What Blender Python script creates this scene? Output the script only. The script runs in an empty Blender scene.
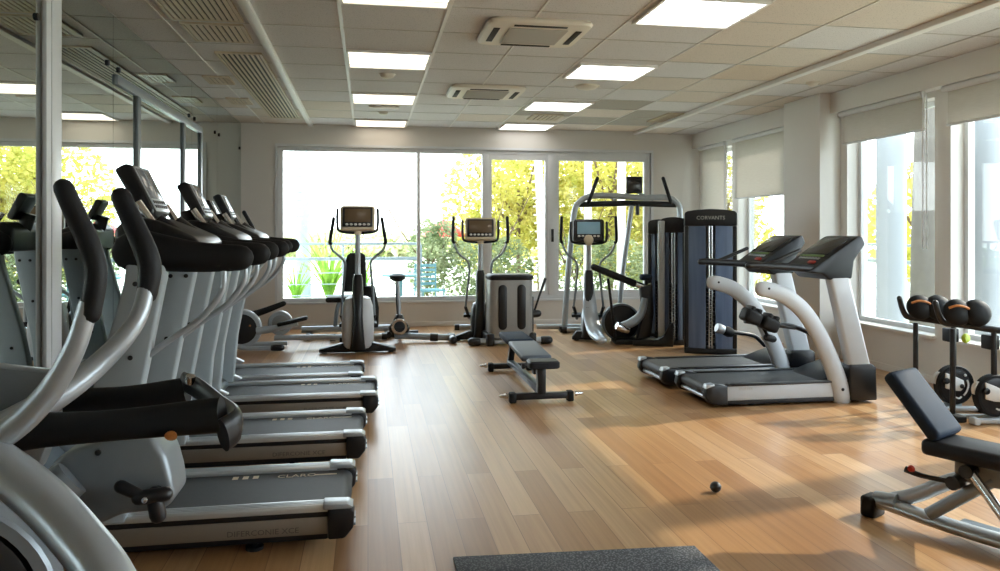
import bpy, bmesh, math, random
from mathutils import Vector, Matrix
random.seed(7)
PI = math.pi
SC = bpy.context.scene
COL = SC.collection

# ------------------------------------------------------------------ materials
def lin(h):
    h = h.lstrip('#')
    out = []
    for i in (0, 2, 4):
        c = int(h[i:i+2], 16) / 255
        out.append(c / 12.92 if c <= .04045 else ((c + .055) / 1.055) ** 2.4)
    return (*out, 1)

def new_mat(name):
    m = bpy.data.materials.new(name); m.use_nodes = True
    nt = m.node_tree; nt.nodes.clear()
    out = nt.nodes.new('ShaderNodeOutputMaterial')
    return m, nt, out

def pm(name, col, rough=.5, metal=0., var=.06, scale=18., bump=0., coat=0., spec=.5):
    """principled material, small procedural noise in colour and roughness"""
    m, nt, out = new_mat(name)
    N, L = nt.nodes, nt.links
    b = N.new('ShaderNodeBsdfPrincipled')
    c = lin(col) if isinstance(col, str) else (*col, 1)
    tc = N.new('ShaderNodeTexCoord'); no = N.new('ShaderNodeTexNoise')
    no.inputs['Scale'].default_value = scale; no.inputs['Detail'].default_value = 3
    L.new(tc.outputs['Object'], no.inputs['Vector'])
    mx = N.new('ShaderNodeMix'); mx.data_type = 'RGBA'
    mx.inputs['A'].default_value = tuple(x * (1 - var) for x in c[:3]) + (1,)
    mx.inputs['B'].default_value = tuple(min(1, x * (1 + var)) for x in c[:3]) + (1,)
    L.new(no.outputs['Fac'], mx.inputs['Factor'])
    L.new(mx.outputs['Result'], b.inputs['Base Color'])
    mr = N.new('ShaderNodeMapRange')
    dr = .015 if rough < .45 else .05
    mr.inputs['To Min'].default_value = max(.02, rough - dr); mr.inputs['To Max'].default_value = min(1, rough + dr)
    L.new(no.outputs['Fac'], mr.inputs['Value']); L.new(mr.outputs['Result'], b.inputs['Roughness'])
    b.inputs['Metallic'].default_value = metal
    b.inputs['Coat Weight'].default_value = coat
    b.inputs['Specular IOR Level'].default_value = spec
    if bump:
        n2 = N.new('ShaderNodeTexNoise'); n2.inputs['Scale'].default_value = scale * 14
        L.new(tc.outputs['Object'], n2.inputs['Vector'])
        bp = N.new('ShaderNodeBump'); bp.inputs['Strength'].default_value = bump; bp.inputs['Distance'].default_value = .002
        L.new(n2.outputs['Fac'], bp.inputs['Height']); L.new(bp.outputs['Normal'], b.inputs['Normal'])
    L.new(b.outputs['BSDF'], out.inputs['Surface'])
    return m

def emit_mat(name, col, strength):
    m, nt, out = new_mat(name)
    e = nt.nodes.new('ShaderNodeEmission')
    e.inputs['Color'].default_value = lin(col); e.inputs['Strength'].default_value = strength
    nt.links.new(e.outputs['Emission'], out.inputs['Surface'])
    return m

def glass_mat(name, tint=(1, 1, 1), refl=.06, rough=.0):
    m, nt, out = new_mat(name)
    N, L = nt.nodes, nt.links
    t = N.new('ShaderNodeBsdfTransparent'); t.inputs['Color'].default_value = (*tint, 1)
    g = N.new('ShaderNodeBsdfGlossy'); g.inputs['Roughness'].default_value = rough
    fr = N.new('ShaderNodeLayerWeight'); fr.inputs['Blend'].default_value = .12
    mr = N.new('ShaderNodeMapRange'); mr.inputs['To Min'].default_value = refl * .5; mr.inputs['To Max'].default_value = .6
    L.new(fr.outputs['Fresnel'], mr.inputs['Value'])
    mx = N.new('ShaderNodeMixShader')
    L.new(mr.outputs['Result'], mx.inputs['Fac']); L.new(t.outputs['BSDF'], mx.inputs[1]); L.new(g.outputs['BSDF'], mx.inputs[2])
    L.new(mx.outputs['Shader'], out.inputs['Surface'])
    return m

def smoked_mat():
    m, nt, out = new_mat('smoked_panel')
    N, L = nt.nodes, nt.links
    t = N.new('ShaderNodeBsdfTransparent'); t.inputs['Color'].default_value = (.45, .55, .75, 1)
    b = N.new('ShaderNodeBsdfPrincipled'); b.inputs['Roughness'].default_value = .16; b.inputs['Coat Weight'].default_value = .6
    no = N.new('ShaderNodeTexNoise'); no.inputs['Scale'].default_value = 1.5
    tc = N.new('ShaderNodeTexCoord'); mp = N.new('ShaderNodeMapping'); mp.inputs['Scale'].default_value = (9, 9, .5)
    L.new(tc.outputs['Object'], mp.inputs['Vector']); L.new(mp.outputs['Vector'], no.inputs['Vector'])
    mx = N.new('ShaderNodeMix'); mx.data_type = 'RGBA'
    mx.inputs['A'].default_value = lin('#465977'); mx.inputs['B'].default_value = lin('#8699b8')  # paler upright streaks in the base colour stand in for reflections
    L.new(no.outputs['Fac'], mx.inputs['Factor']); L.new(mx.outputs['Result'], b.inputs['Base Color'])
    s = N.new('ShaderNodeMixShader'); s.inputs['Fac'].default_value = .7
    L.new(t.outputs['BSDF'], s.inputs[1]); L.new(b.outputs['BSDF'], s.inputs[2]); L.new(s.outputs['Shader'], out.inputs['Surface'])
    return m

def wood_floor():
    m, nt, out = new_mat('oak_floor')
    N, L = nt.nodes, nt.links
    tc = N.new('ShaderNodeTexCoord')
    mp = N.new('ShaderNodeMapping'); mp.inputs['Rotation'].default_value = (0, 0, PI / 2)
    L.new(tc.outputs['Object'], mp.inputs['Vector'])
    br = N.new('ShaderNodeTexBrick')
    br.offset = .37; br.inputs['Scale'].default_value = 1
    br.inputs['Brick Width'].default_value = 1.9; br.inputs['Row Height'].default_value = .145
    br.inputs['Mortar Size'].default_value = .0022; br.inputs['Mortar Smooth'].default_value = .3
    br.inputs['Color1'].default_value = (0, 0, 0, 1); br.inputs['Color2'].default_value = (1, 1, 1, 1)
    br.inputs['Mortar'].default_value = (.5, .5, .5, 1); br.inputs['Bias'].default_value = 0
    L.new(mp.outputs['Vector'], br.inputs['Vector'])
    # grain stretched along the boards
    m2 = N.new('ShaderNodeMapping'); m2.inputs['Scale'].default_value = (46, 1.1, 1)
    L.new(tc.outputs['Object'], m2.inputs['Vector'])
    ad = N.new('ShaderNodeVectorMath'); ad.operation = 'ADD'
    sc = N.new('ShaderNodeVectorMath'); sc.operation = 'SCALE'; sc.inputs['Scale'].default_value = 37
    L.new(br.outputs['Color'], sc.inputs[0]); L.new(m2.outputs['Vector'], ad.inputs[0]); L.new(sc.outputs['Vector'], ad.inputs[1])
    gr = N.new('ShaderNodeTexNoise'); gr.inputs['Scale'].default_value = 1; gr.inputs['Detail'].default_value = 6; gr.inputs['Distortion'].default_value = .35
    L.new(ad.outputs['Vector'], gr.inputs['Vector'])
    ramp = N.new('ShaderNodeValToRGB')
    e = ramp.color_ramp.elements
    e[0].position = 0; e[0].color = lin('#9b7149'); e[1].position = 1; e[1].color = lin('#c8a47b')
    k = e.new(.35); k.color = lin('#ab8156'); k = e.new(.7); k.color = lin('#b99268')
    L.new(br.outputs['Color'], ramp.inputs['Fac'])
    r2 = N.new('ShaderNodeValToRGB')
    r2.color_ramp.elements[0].position = .3; r2.color_ramp.elements[0].color = (.76, .70, .64, 1)
    r2.color_ramp.elements[1].position = .62; r2.color_ramp.elements[1].color = (1, 1, 1, 1)
    L.new(gr.outputs['Fac'], r2.inputs['Fac'])
    mu = N.new('ShaderNodeMix'); mu.data_type = 'RGBA'; mu.blend_type = 'MULTIPLY'; mu.inputs['Factor'].default_value = .8
    L.new(ramp.outputs['Color'], mu.inputs['A']); L.new(r2.outputs['Color'], mu.inputs['B'])
    m3 = N.new('ShaderNodeMix'); m3.data_type = 'RGBA'
    m3.inputs['B'].default_value = lin('#6b4023')
    fm = N.new('ShaderNodeMath'); fm.operation = 'MULTIPLY'; fm.inputs[1].default_value = .75
    L.new(br.outputs['Fac'], fm.inputs[0]); L.new(fm.outputs['Value'], m3.inputs['Factor']); L.new(mu.outputs['Result'], m3.inputs['A'])
    b = N.new('ShaderNodeBsdfPrincipled')
    L.new(m3.outputs['Result'], b.inputs['Base Color'])
    big = N.new('ShaderNodeTexNoise'); big.inputs['Scale'].default_value = 2.2; big.inputs['Detail'].default_value = 5
    L.new(tc.outputs['Object'], big.inputs['Vector'])
    mr = N.new('ShaderNodeMapRange'); mr.inputs['To Min'].default_value = .31; mr.inputs['To Max'].default_value = .36
    L.new(big.outputs['Fac'], mr.inputs['Value']); L.new(mr.outputs['Result'], b.inputs['Roughness'])
    bp = N.new('ShaderNodeBump'); bp.inputs['Strength'].default_value = .03; bp.inputs['Distance'].default_value = .001
    L.new(gr.outputs['Fac'], bp.inputs['Height']); L.new(bp.outputs['Normal'], b.inputs['Normal'])
    b.inputs['Specular IOR Level'].default_value = .62
    L.new(b.outputs['BSDF'], out.inputs['Surface'])
    return m

def tile_mat(name, col):
    m, nt, out = new_mat(name)
    N, L = nt.nodes, nt.links
    b = N.new('ShaderNodeBsdfPrincipled'); b.inputs['Roughness'].default_value = .9
    tc = N.new('ShaderNodeTexCoord')
    vo = N.new('ShaderNodeTexVoronoi'); vo.inputs['Scale'].default_value = 70
    L.new(tc.outputs['Object'], vo.inputs['Vector'])
    r = N.new('ShaderNodeValToRGB'); c = lin(col)
    r.color_ramp.elements[0].position = .12; r.color_ramp.elements[0].color = tuple(x * .62 for x in c[:3]) + (1,)
    r.color_ramp.elements[1].position = .3; r.color_ramp.elements[1].color = c
    L.new(vo.outputs['Distance'], r.inputs['Fac']); L.new(r.outputs['Color'], b.inputs['Base Color'])
    L.new(b.outputs['BSDF'], out.inputs['Surface'])
    return m

def mirror_mat():
    m, nt, out = new_mat('mirror_glass')
    N, L = nt.nodes, nt.links
    g = N.new('ShaderNodeBsdfGlossy'); g.inputs['Roughness'].default_value = .0
    no = N.new('ShaderNodeTexNoise'); no.inputs['Scale'].default_value = .8
    tc = N.new('ShaderNodeTexCoord'); L.new(tc.outputs['Object'], no.inputs['Vector'])
    mx = N.new('ShaderNodeMix'); mx.data_type = 'RGBA'
    mx.inputs['A'].default_value = (.70, .76, .74, 1); mx.inputs['B'].default_value = (.76, .81, .79, 1)
    L.new(no.outputs['Fac'], mx.inputs['Factor']); L.new(mx.outputs['Result'], g.inputs['Color'])
    L.new(g.outputs['BSDF'], out.inputs['Surface'])
    return m

def blind_mat(name, trans):
    m, nt, out = new_mat(name)
    N, L = nt.nodes, nt.links
    tc = N.new('ShaderNodeTexCoord')
    mp = N.new('ShaderNodeMapping'); mp.inputs['Scale'].default_value = (1, 3, 60)
    L.new(tc.outputs['Object'], mp.inputs['Vector'])
    no = N.new('ShaderNodeTexNoise'); no.inputs['Scale'].default_value = 3; no.inputs['Detail'].default_value = 4
    L.new(mp.outputs['Vector'], no.inputs['Vector'])
    mx = N.new('ShaderNodeMix'); mx.data_type = 'RGBA'
    mx.inputs['A'].default_value = (.60, .57, .52, 1); mx.inputs['B'].default_value = (.74, .72, .68, 1)
    L.new(no.outputs['Fac'], mx.inputs['Factor'])
    d = N.new('ShaderNodeBsdfDiffuse'); t = N.new('ShaderNodeBsdfTranslucent')
    L.new(mx.outputs['Result'], d.inputs['Color']); L.new(mx.outputs['Result'], t.inputs['Color'])
    s = N.new('ShaderNodeMixShader'); s.inputs['Fac'].default_value = trans
    L.new(d.outputs['BSDF'], s.inputs[1]); L.new(t.outputs['BSDF'], s.inputs[2])
    L.new(s.outputs['Shader'], out.inputs['Surface'])
    return m

def leaf_mat(name, c1, c2):
    m, nt, out = new_mat(name)
    N, L = nt.nodes, nt.links
    tc = N.new('ShaderNodeTexCoord'); no = N.new('ShaderNodeTexNoise'); no.inputs['Scale'].default_value = 3; no.inputs['Detail'].default_value = 3
    L.new(tc.outputs['Object'], no.inputs['Vector'])
    r = N.new('ShaderNodeValToRGB')
    r.color_ramp.elements[0].position = .35; r.color_ramp.elements[0].color = lin(c1)
    r.color_ramp.elements[1].position = .65; r.color_ramp.elements[1].color = lin(c2)
    L.new(no.outputs['Fac'], r.inputs['Fac'])
    d = N.new('ShaderNodeBsdfDiffuse'); t = N.new('ShaderNodeBsdfTranslucent')
    L.new(r.outputs['Color'], d.inputs['Color']); L.new(r.outputs['Color'], t.inputs['Color'])
    s = N.new('ShaderNodeMixShader'); s.inputs['Fac'].default_value = .5
    L.new(d.outputs['BSDF'], s.inputs[1]); L.new(t.outputs['BSDF'], s.inputs[2])
    L.new(s.outputs['Shader'], out.inputs['Surface'])
    return m

def mat_rubber_mat():
    m, nt, out = new_mat('speckled_rubber')
    N, L = nt.nodes, nt.links
    tc = N.new('ShaderNodeTexCoord'); vo = N.new('ShaderNodeTexVoronoi'); vo.inputs['Scale'].default_value = 95
    L.new(tc.outputs['Object'], vo.inputs['Vector'])
    r = N.new('ShaderNodeValToRGB')
    r.color_ramp.elements[0].color = lin('#7d7f84'); r.color_ramp.elements[0].position = .2
    r.color_ramp.elements[1].color = lin('#3f4247'); r.color_ramp.elements[1].position = .55
    L.new(vo.outputs['Distance'], r.inputs['Fac'])
    b = N.new('ShaderNodeBsdfPrincipled'); b.inputs['Roughness'].default_value = .8
    L.new(r.outputs['Color'], b.inputs['Base Color'])
    bp = N.new('ShaderNodeBump'); bp.inputs['Strength'].default_value = .5; bp.inputs['Distance'].default_value = .003
    L.new(vo.outputs['Distance'], bp.inputs['Height']); L.new(bp.outputs['Normal'], b.inputs['Normal'])
    L.new(b.outputs['BSDF'], out.inputs['Surface'])
    return m

M = dict(
    floor=wood_floor(),
    wall=pm('warm_white_paint', '#dcd8d2', .85, var=.02, scale=3),
    wallw=pm('white_paint', '#e6e4e0', .8, var=.02, scale=3),
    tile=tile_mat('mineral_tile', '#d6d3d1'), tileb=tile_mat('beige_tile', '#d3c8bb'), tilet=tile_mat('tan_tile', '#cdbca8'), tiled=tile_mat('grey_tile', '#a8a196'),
    grid=pm('white_grid_metal', '#e2dfda', .5, var=.02), gridd=pm('grey_grid_metal', '#b9b4ac', .6, var=.02),
    alu=pm('white_window_aluminium', '#dadcde', .4, var=.03), aluw=pm('white_aluminium', '#dfe1e3', .4, metal=.0, var=.03),
    glass=glass_mat('window_glass', (.97, .99, .985)), mirror=mirror_mat(),
    black=pm('black_plastic', '#101318', .34, var=.12), rubber=pm('black_rubber', '#0e0f11', .6, var=.15, bump=.1, spec=.3),
    foam=pm('black_foam_grip', '#101318', .55, var=.12, bump=.15, spec=.35), dark=pm('charcoal_metal', '#23262b', .38, metal=.3, var=.08),
    belt=pm('treadmill_belt', '#33373b', .55, var=.12, scale=40, bump=.12),
    silver=pm('silver_paint', '#b3bbc2', .33, metal=.4, var=.04), silverd=pm('grey_silver_paint', '#8a939a', .35, metal=.4, var=.05),
    chrome=pm('chrome', '#d7dadd', .14, metal=1, var=.03), rail=pm('brushed_aluminium', '#cfd4d8', .33, metal=.7, var=.03, scale=5),
    upright=pm('light_grey_shell', '#a7b2b8', .4, var=.04), shell=pm('pale_grey_shell', '#c6ccd2', .35, var=.03),
    greyshell=pm('grey_shell', '#9b9c9a', .4, var=.04), bluegrey=pm('blue_grey_shell', '#6d7a85', .34, metal=.3, var=.04),
    bronze=pm('bronze_silver_panel', '#8d857b', .36, metal=.5, var=.06),
    pad=pm('navy_vinyl', '#2a3748', .68, var=.08, bump=.06, spec=.15), padd=pm('dark_navy_vinyl', '#171c25', .5, var=.08, bump=.05, spec=.35), padg=pm('slate_vinyl', '#56616e', .5, var=.06),
    screen=pm('grey_display', '#777b80', .12, var=.05, spec=.6), screend=pm('dark_display', '#2b2d31', .1, var=.08, spec=.6), screenb=pm('brown_display', '#6d5c48', .15, var=.06),
    screenblue=pm('blue_display', '#8fb7cc', .12, var=.05), tan=pm('champagne_shell', '#ddd0b6', .35, var=.04),
    white=pm('white_plastic', '#e3e4e2', .35, var=.02), red=pm('red_plastic', '#c03a2c', .4), orange=pm('orange_piping', '#c98447', .45),
    lime=pm('lime_plastic', '#b8cf3c', .35), green=pm('green_display', '#6f8a5a', .2), text=pm('grey_lettering', '#8f8a84', .4, metal=.3), texd=pm('dark_lettering', '#5b5650', .45),
    textw=pm('pale_lettering', '#b8b8b2', .4), marks=pm('cream_print', '#d8cbb6', .6),
    tint=smoked_mat(), plates=pm('weight_plates', '#22252a', .4, metal=.4),
    lamp=emit_mat('lamp_diffuser', '#fff1dc', 2.4), lampw=emit_mat('lamp_diffuser_white', '#fffdf8', 3.0),
    blind=blind_mat('roller_blind_fabric', .28), blindl=blind_mat('sheer_blind_fabric', .42),
    vent=pm('vent_beige_metal', '#c3b399', .5, var=.04), ventd=pm('vent_dark', '#2c2721', .8), ac=pm('ac_white_plastic', '#e0d8ca', .45, var=.02),
    acg=pm('ac_grey_grille', '#b7b2aa', .6, var=.05),
    trunkb=pm('blue_grey_palm_bark', '#8f9ba3', .9, var=.1, scale=9, bump=.3),
    trunkp=pm('pale_palm_bark', '#d8d0c4', .9, var=.1, scale=9, bump=.3),  # paler copy of the bark, overexposed daylight put into its colour
    trunk=pm('palm_bark', '#68625b', .9, var=.2, scale=9, bump=.4), trunkd=pm('bark', '#6e5a45', .9, var=.2, scale=9, bump=.4),
    gold=leaf_mat('golden_leaves', '#a9aa4c', '#e6d982'), olive=leaf_mat('olive_leaves', '#74865c', '#b9bf95'), mid=leaf_mat('green_leaves', '#6d9350', '#a5c374'),
    lime_leaf=leaf_mat('bright_leaves', '#6fa03a', '#b1cd62'), pale=leaf_mat('pale_leaves', '#c3c79c', '#e4e4c0'),  # pale: distance haze put into the leaf colour of the far trees
    terrace=pm('terrace_stone', '#d6d0c6', .8, var=.06, scale=2), lawn=pm('lawn', '#dcdbc6', .95, var=.08, scale=4), concrete=pm('pale_concrete', '#8b8f93', .8, var=.05, scale=3),  # terrace and lawn paled to bounce daylight onto the ceiling; lawn also imitates haze
    railing=pm('railing_metal', '#8f9a9e', .4, metal=.3), ball=pm('black_ball', '#26272a', .35, var=.1), rubbermat=mat_rubber_mat(), teal=pm('teal_metal', '#5f8f98', .4),
)

# ------------------------------------------------------------------ mesh builder
def cat(path, n):
    """Catmull-Rom through the points (tuples of any length)"""
    P = [tuple(p) for p in path]
    if len(P) < 3 or n < 2: return P
    Q = [tuple(2 * a - b for a, b in zip(P[0], P[1]))] + P + [tuple(2 * a - b for a, b in zip(P[-1], P[-2]))]
    out = []
    for i in range(1, len(Q) - 2):
        for k in range(n):
            t = k / n
            out.append(tuple(.5 * (2 * b + (c - a) * t + (2 * a - 5 * b + 4 * c - d) * t * t + (3 * b - a - 3 * c + d) * t ** 3)
                             for a, b, c, d in zip(Q[i-1], Q[i], Q[i+1], Q[i+2])))
    out.append(P[-1])
    return out

class MB:
    def __init__(s): s.v, s.f, s.m, s.mats = [], [], [], []
    def slot(s, m):
        if m is None: return 0
        if m not in s.mats: s.mats.append(m)
        return s.mats.index(m)
    def add(s, vs, fs, T=None, mat=None):
        o = len(s.v); k = s.slot(mat)
        s.v += [tuple(T @ Vector(v)) if T else tuple(v) for v in vs]
        for f in fs: s.f.append([i + o for i in f]); s.m.append(k)
        return s
    def bm(s, bm, T=None, mat=None):
        bm.verts.index_update()
        s.add([v.co[:] for v in bm.verts], [[v.index for v in f.verts] for f in bm.faces], T, mat); bm.free(); return s
    def box(s, x0, x1, y0, y1, z0, z1, b=0., seg=2, T=None, mat=None):
        bm = bmesh.new(); bmesh.ops.create_cube(bm, size=1)
        for v in bm.verts:
            v.co = Vector((x0 + (v.co.x + .5) * (x1 - x0), y0 + (v.co.y + .5) * (y1 - y0), z0 + (v.co.z + .5) * (z1 - z0)))
        if b: bmesh.ops.bevel(bm, geom=bm.edges[:], offset=b, segments=seg, profile=.5, affect='EDGES')
        return s.bm(bm, T, mat)
    def prism(s, pts, a0, a1, axis='y', b=0., seg=2, T=None, mat=None, only_caps=False):
        bm = bmesh.new()
        def mk(u, w, a): return {'y': (u, a, w), 'x': (a, u, w), 'z': (u, w, a)}[axis]
        A = [bm.verts.new(mk(u, w, a0)) for u, w in pts]; B = [bm.verts.new(mk(u, w, a1)) for u, w in pts]
        n = len(pts); bm.faces.new(A); bm.faces.new(B[::-1])
        for i in range(n): bm.faces.new((A[i], B[i], B[(i+1) % n], A[(i+1) % n]))
        bmesh.ops.recalc_face_normals(bm, faces=bm.faces[:])
        if b:
            E = [e for e in bm.edges if (not only_caps) or any(len(f.verts) == n for f in e.link_faces)]
            bmesh.ops.bevel(bm, geom=E, offset=b, segments=seg, profile=.5, affect='EDGES', clamp_overlap=True)
        return s.bm(bm, T, mat)
    def tube(s, path, r=.02, n=12, sm=0, sq=(1, 1), up=None, rnd=False, T=None, mat=None):
        """r: number or one per point; sm: smoothing steps; sq: flattening; rnd: domed ends"""
        R = list(r) if isinstance(r, (list, tuple)) else [r] * len(path)
        pts = [(*p, q) for p, q in zip(path, R)]
        if sm: pts = cat(pts, sm)
        P = [Vector(p[:3]) for p in pts]; R = [p[3] for p in pts]
        if rnd:
            d0 = (P[0] - P[1]).normalized(); d1 = (P[-1] - P[-2]).normalized(); r0, r1 = R[0], R[-1]
            h0 = [(P[0] + d0 * r0 * math.sin(a), r0 * math.cos(a)) for a in (1.45, 1.05, .55)]
            h1 = [(P[-1] + d1 * r1 * math.sin(a), r1 * math.cos(a)) for a in (.55, 1.05, 1.45)]
            P = [h[0] for h in h0] + P + [h[0] for h in h1]; R = [h[1] for h in h0] + R + [h[1] for h in h1]
        t0 = (P[1] - P[0]).normalized()
        ref = Vector(up) if up else (Vector((0, 0, 1)) if abs(t0.z) < .9 else Vector((0, 1, 0)))
        nx = (ref - t0 * ref.dot(t0)).normalized()
        vs, fs = [], []
        for i, p in enumerate(P):
            t = (P[min(i+1, len(P)-1)] - P[max(i-1, 0)]).normalized()
            nx = (nx - t * nx.dot(t)).normalized(); ny = t.cross(nx)
            for k in range(n):
                a = 2 * PI * k / n
                vs.append(p + nx * math.cos(a) * R[i] * sq[0] + ny * math.sin(a) * R[i] * sq[1])
        for i in range(len(P) - 1):
            for k in range(n):
                fs.append((i*n+k, i*n+(k+1) % n, (i+1)*n+(k+1) % n, (i+1)*n+k))
        fs.append(tuple(range(n))[::-1]); fs.append(tuple(range((len(P)-1)*n, len(P)*n)))
        return s.add(vs, fs, T, mat)
    def lathe(s, prof, c=(0, 0, 0), axis=(0, 0, 1), n=32, T=None, mat=None):
        """prof: (radius, height) pairs about axis through c"""
        ax = Vector(axis).normalized()
        u = ax.orthogonal().normalized(); w = ax.cross(u); c = Vector(c)
        vs, fs = [], []
        for r, h in prof:
            for k in range(n):
                a = 2 * PI * k / n
                vs.append(c + ax * h + (u * math.cos(a) + w * math.sin(a)) * r)
        for i in range(len(prof) - 1):
            for k in range(n): fs.append((i*n+k, i*n+(k+1) % n, (i+1)*n+(k+1) % n, (i+1)*n+k))
        if prof[0][0] > 1e-5: fs.append(tuple(range(n))[::-1])
        if prof[-1][0] > 1e-5: fs.append(tuple(range((len(prof)-1)*n, len(prof)*n)))
        return s.add(vs, fs, T, mat)
    def disc(s, c, axis, r, h, b=.008, n=36, mat=None, T=None):
        return s.lathe([(r - b, -h/2), (r - b * .3, -h/2 + b * .3), (r, -h/2 + b), (r, h/2 - b), (r - b * .3, h/2 - b * .3), (r - b, h/2)], c, axis, n, T, mat)
    def ring(s, c, axis, r0, r1, h, n=40, T=None, mat=None):
        ax = Vector(axis).normalized(); q = (r1 - r0) * .25
        prof = [(r0, -h/2), (r1 - q, -h/2), (r1, -h/2 + q), (r1, h/2 - q), (r1 - q, h/2), (r0, h/2)]
        u = ax.orthogonal().normalized(); w = ax.cross(u); c = Vector(c); m = len(prof)
        vs = [c + ax * hh + (u * math.cos(2*PI*k/n) + w * math.sin(2*PI*k/n)) * r for r, hh in prof for k in range(n)]
        fs = [(i*n+k, i*n+(k+1) % n, ((i+1) % m)*n+(k+1) % n, ((i+1) % m)*n+k) for i in range(m) for k in range(n)]
        return s.add(vs, fs, T, mat)
    def ell(s, c, r, nu=20, nv=12, T=None, mat=None):
        vs, fs = [], []
        for j in range(1, nv):
            th = PI * j / nv
            for k in range(nu):
                a = 2 * PI * k / nu
                vs.append((c[0] + r[0]*math.sin(th)*math.cos(a), c[1] + r[1]*math.sin(th)*math.sin(a), c[2] + r[2]*math.cos(th)))
        for j in range(nv - 2):
            for k in range(nu): fs.append((j*nu+k, (j+1)*nu+k, (j+1)*nu+(k+1) % nu, j*nu+(k+1) % nu))
        t = len(vs); vs += [(c[0], c[1], c[2]+r[2]), (c[0], c[1], c[2]-r[2])]
        for k in range(nu):
            fs.append((t, k, (k+1) % nu)); fs.append((t+1, (nv-2)*nu+(k+1) % nu, (nv-2)*nu+k))
        return s.add(vs, fs, T, mat)
    def loft(s, secs, e=2.6, n=28, T=None, mat=None):
        """secs: (cx, cy, z, rx, ry) superellipse sections stacked in z"""
        vs, fs = [], []
        for cx, cy, z, rx, ry in secs:
            for k in range(n):
                a = 2 * PI * k / n; ca, sa = math.cos(a), math.sin(a)
                vs.append((cx + rx * math.copysign(abs(ca) ** (2/e), ca), cy + ry * math.copysign(abs(sa) ** (2/e), sa), z))
        for i in range(len(secs) - 1):
            for k in range(n): fs.append((i*n+k, i*n+(k+1) % n, (i+1)*n+(k+1) % n, (i+1)*n+k))
        fs.append(tuple(range(n))[::-1]); fs.append(tuple(range((len(secs)-1)*n, len(secs)*n)))
        return s.add(vs, fs, T, mat)
    def text(s, body, size, depth, T, mat=None, align='LEFT'):
        cu = bpy.data.curves.new('lettering', 'FONT'); cu.body = body; cu.size = size; cu.extrude = depth; cu.align_x = align; cu.resolution_u = 2
        o = bpy.data.objects.new('lettering', cu); COL.objects.link(o)
        dg = bpy.context.evaluated_depsgraph_get(); dg.update()
        me = bpy.data.meshes.new_from_object(o.evaluated_get(dg))
        s.add([v.co[:] for v in me.vertices], [list(p.vertices) for p in me.polygons], T, mat)
        bpy.data.objects.remove(o); bpy.data.meshes.remove(me); bpy.data.curves.remove(cu)
        return s
    def mv(s, dx):
        s.v = [(x + dx, y, z) for x, y, z in s.v]; return s
    def zs(s, k):
        s.v = [(x, y, z * k) for x, y, z in s.v]; return s
    def build(s, name, mat, parent=None, label=None, ang=38, recalc=True):
        me = bpy.data.meshes.new(name)
        me.from_pydata(s.v, [], s.f)
        if recalc:
            bm = bmesh.new(); bm.from_mesh(me); bmesh.ops.recalc_face_normals(bm, faces=bm.faces[:]); bm.to_mesh(me); bm.free()
        if s.mats:
            for m in s.mats: me.materials.append(m)
            me.polygons.foreach_set('material_index', s.m)
        else: me.materials.append(mat)
        if ang:
            me.shade_smooth(); me.set_sharp_from_angle(angle=math.radians(ang))
        o = bpy.data.objects.new(name, me); COL.objects.link(o)
        if parent: o.parent = parent
        if label: o['label'] = label
        return o

def thing(name, label, category, loc=(0, 0, 0), rz=0., group=None):
    o = bpy.data.objects.new(name, None); COL.objects.link(o)
    o.empty_display_size = .2
    o.location = loc; o.rotation_euler = (0, 0, rz)
    return tag(o, label, category, group)

def tag(o, label, category, group=None):
    o['label'] = label; o['category'] = category
    if group: o['group'] = group
    return o

def struct(name, mb, mat=None, ang=38):
    o = mb.build(name, mat, ang=ang); o['kind'] = 'structure'; return o

def copy_tree(o, parent=None):
    c = o.copy(); COL.objects.link(c)
    if parent: c.parent = parent
    for ch in list(o.children): copy_tree(ch, c)
    return c

def again(root, loc, rz=0., label=None):
    c = copy_tree(root); c.location = loc; c.rotation_euler = (0, 0, rz)
    if label: c['label'] = label
    return c

def RX(a): return Matrix.Rotation(a, 4, 'X')
def RY(a): return Matrix.Rotation(a, 4, 'Y')
def RZ(a): return Matrix.Rotation(a, 4, 'Z')
def TR(x, y, z): return Matrix.Translation((x, y, z))

# ------------------------------------------------------------------ camera
YAW = math.atan(132 / 760)
cam = bpy.data.cameras.new('camera'); cam.sensor_width = 36; cam.lens = 760 * 36 / 1000
cam.shift_y = -(285.5 - 231) / 1000; cam.clip_start = .05
camo = bpy.data.objects.new('camera', cam); COL.objects.link(camo)
camo.location = (0, 0, 1.45); camo.rotation_euler = (PI / 2, 0, -YAW)
SC.camera = camo

# ------------------------------------------------------------------ room shell
XL, XR, YF, YB, ZC = -1.83, 5.3, -1.6, 11.6, 3.03
WT = .25   # wall thickness
struct('floor', MB().box(XL - .3, XR + WT, YF - .2, YB + WT, -.12, 0), M['floor'], ang=0)
struct('wall_left', MB().box(XL - .25, XL - .012, YF, YB + WT, 0, ZC + .1), M['wallw'], ang=0)
struct('wall_front', MB().box(XL, XR, YF - .2, YF, 0, ZC + .1), M['wall'], ang=0)
# back wall with the wide window opening
WX0, WX1, WZ0, WZ1 = -1.31, 4.47, .39, 2.70
w = MB()
w.box(XL - .25, WX0, YB, YB + WT, 0, ZC + .1); w.box(WX1, XR + WT, YB, YB + WT, 0, ZC + .1)
w.box(WX0, WX1, YB, YB + WT, 0, WZ0); w.box(WX0, WX1, YB, YB + WT, WZ1, ZC + .1)
struct('wall_back', w, M['wall'], ang=0)
struct('baseboard_back', MB().box(XL, XR, YB - .015, YB, 0, .07, b=.003), M['wallw'])

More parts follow.
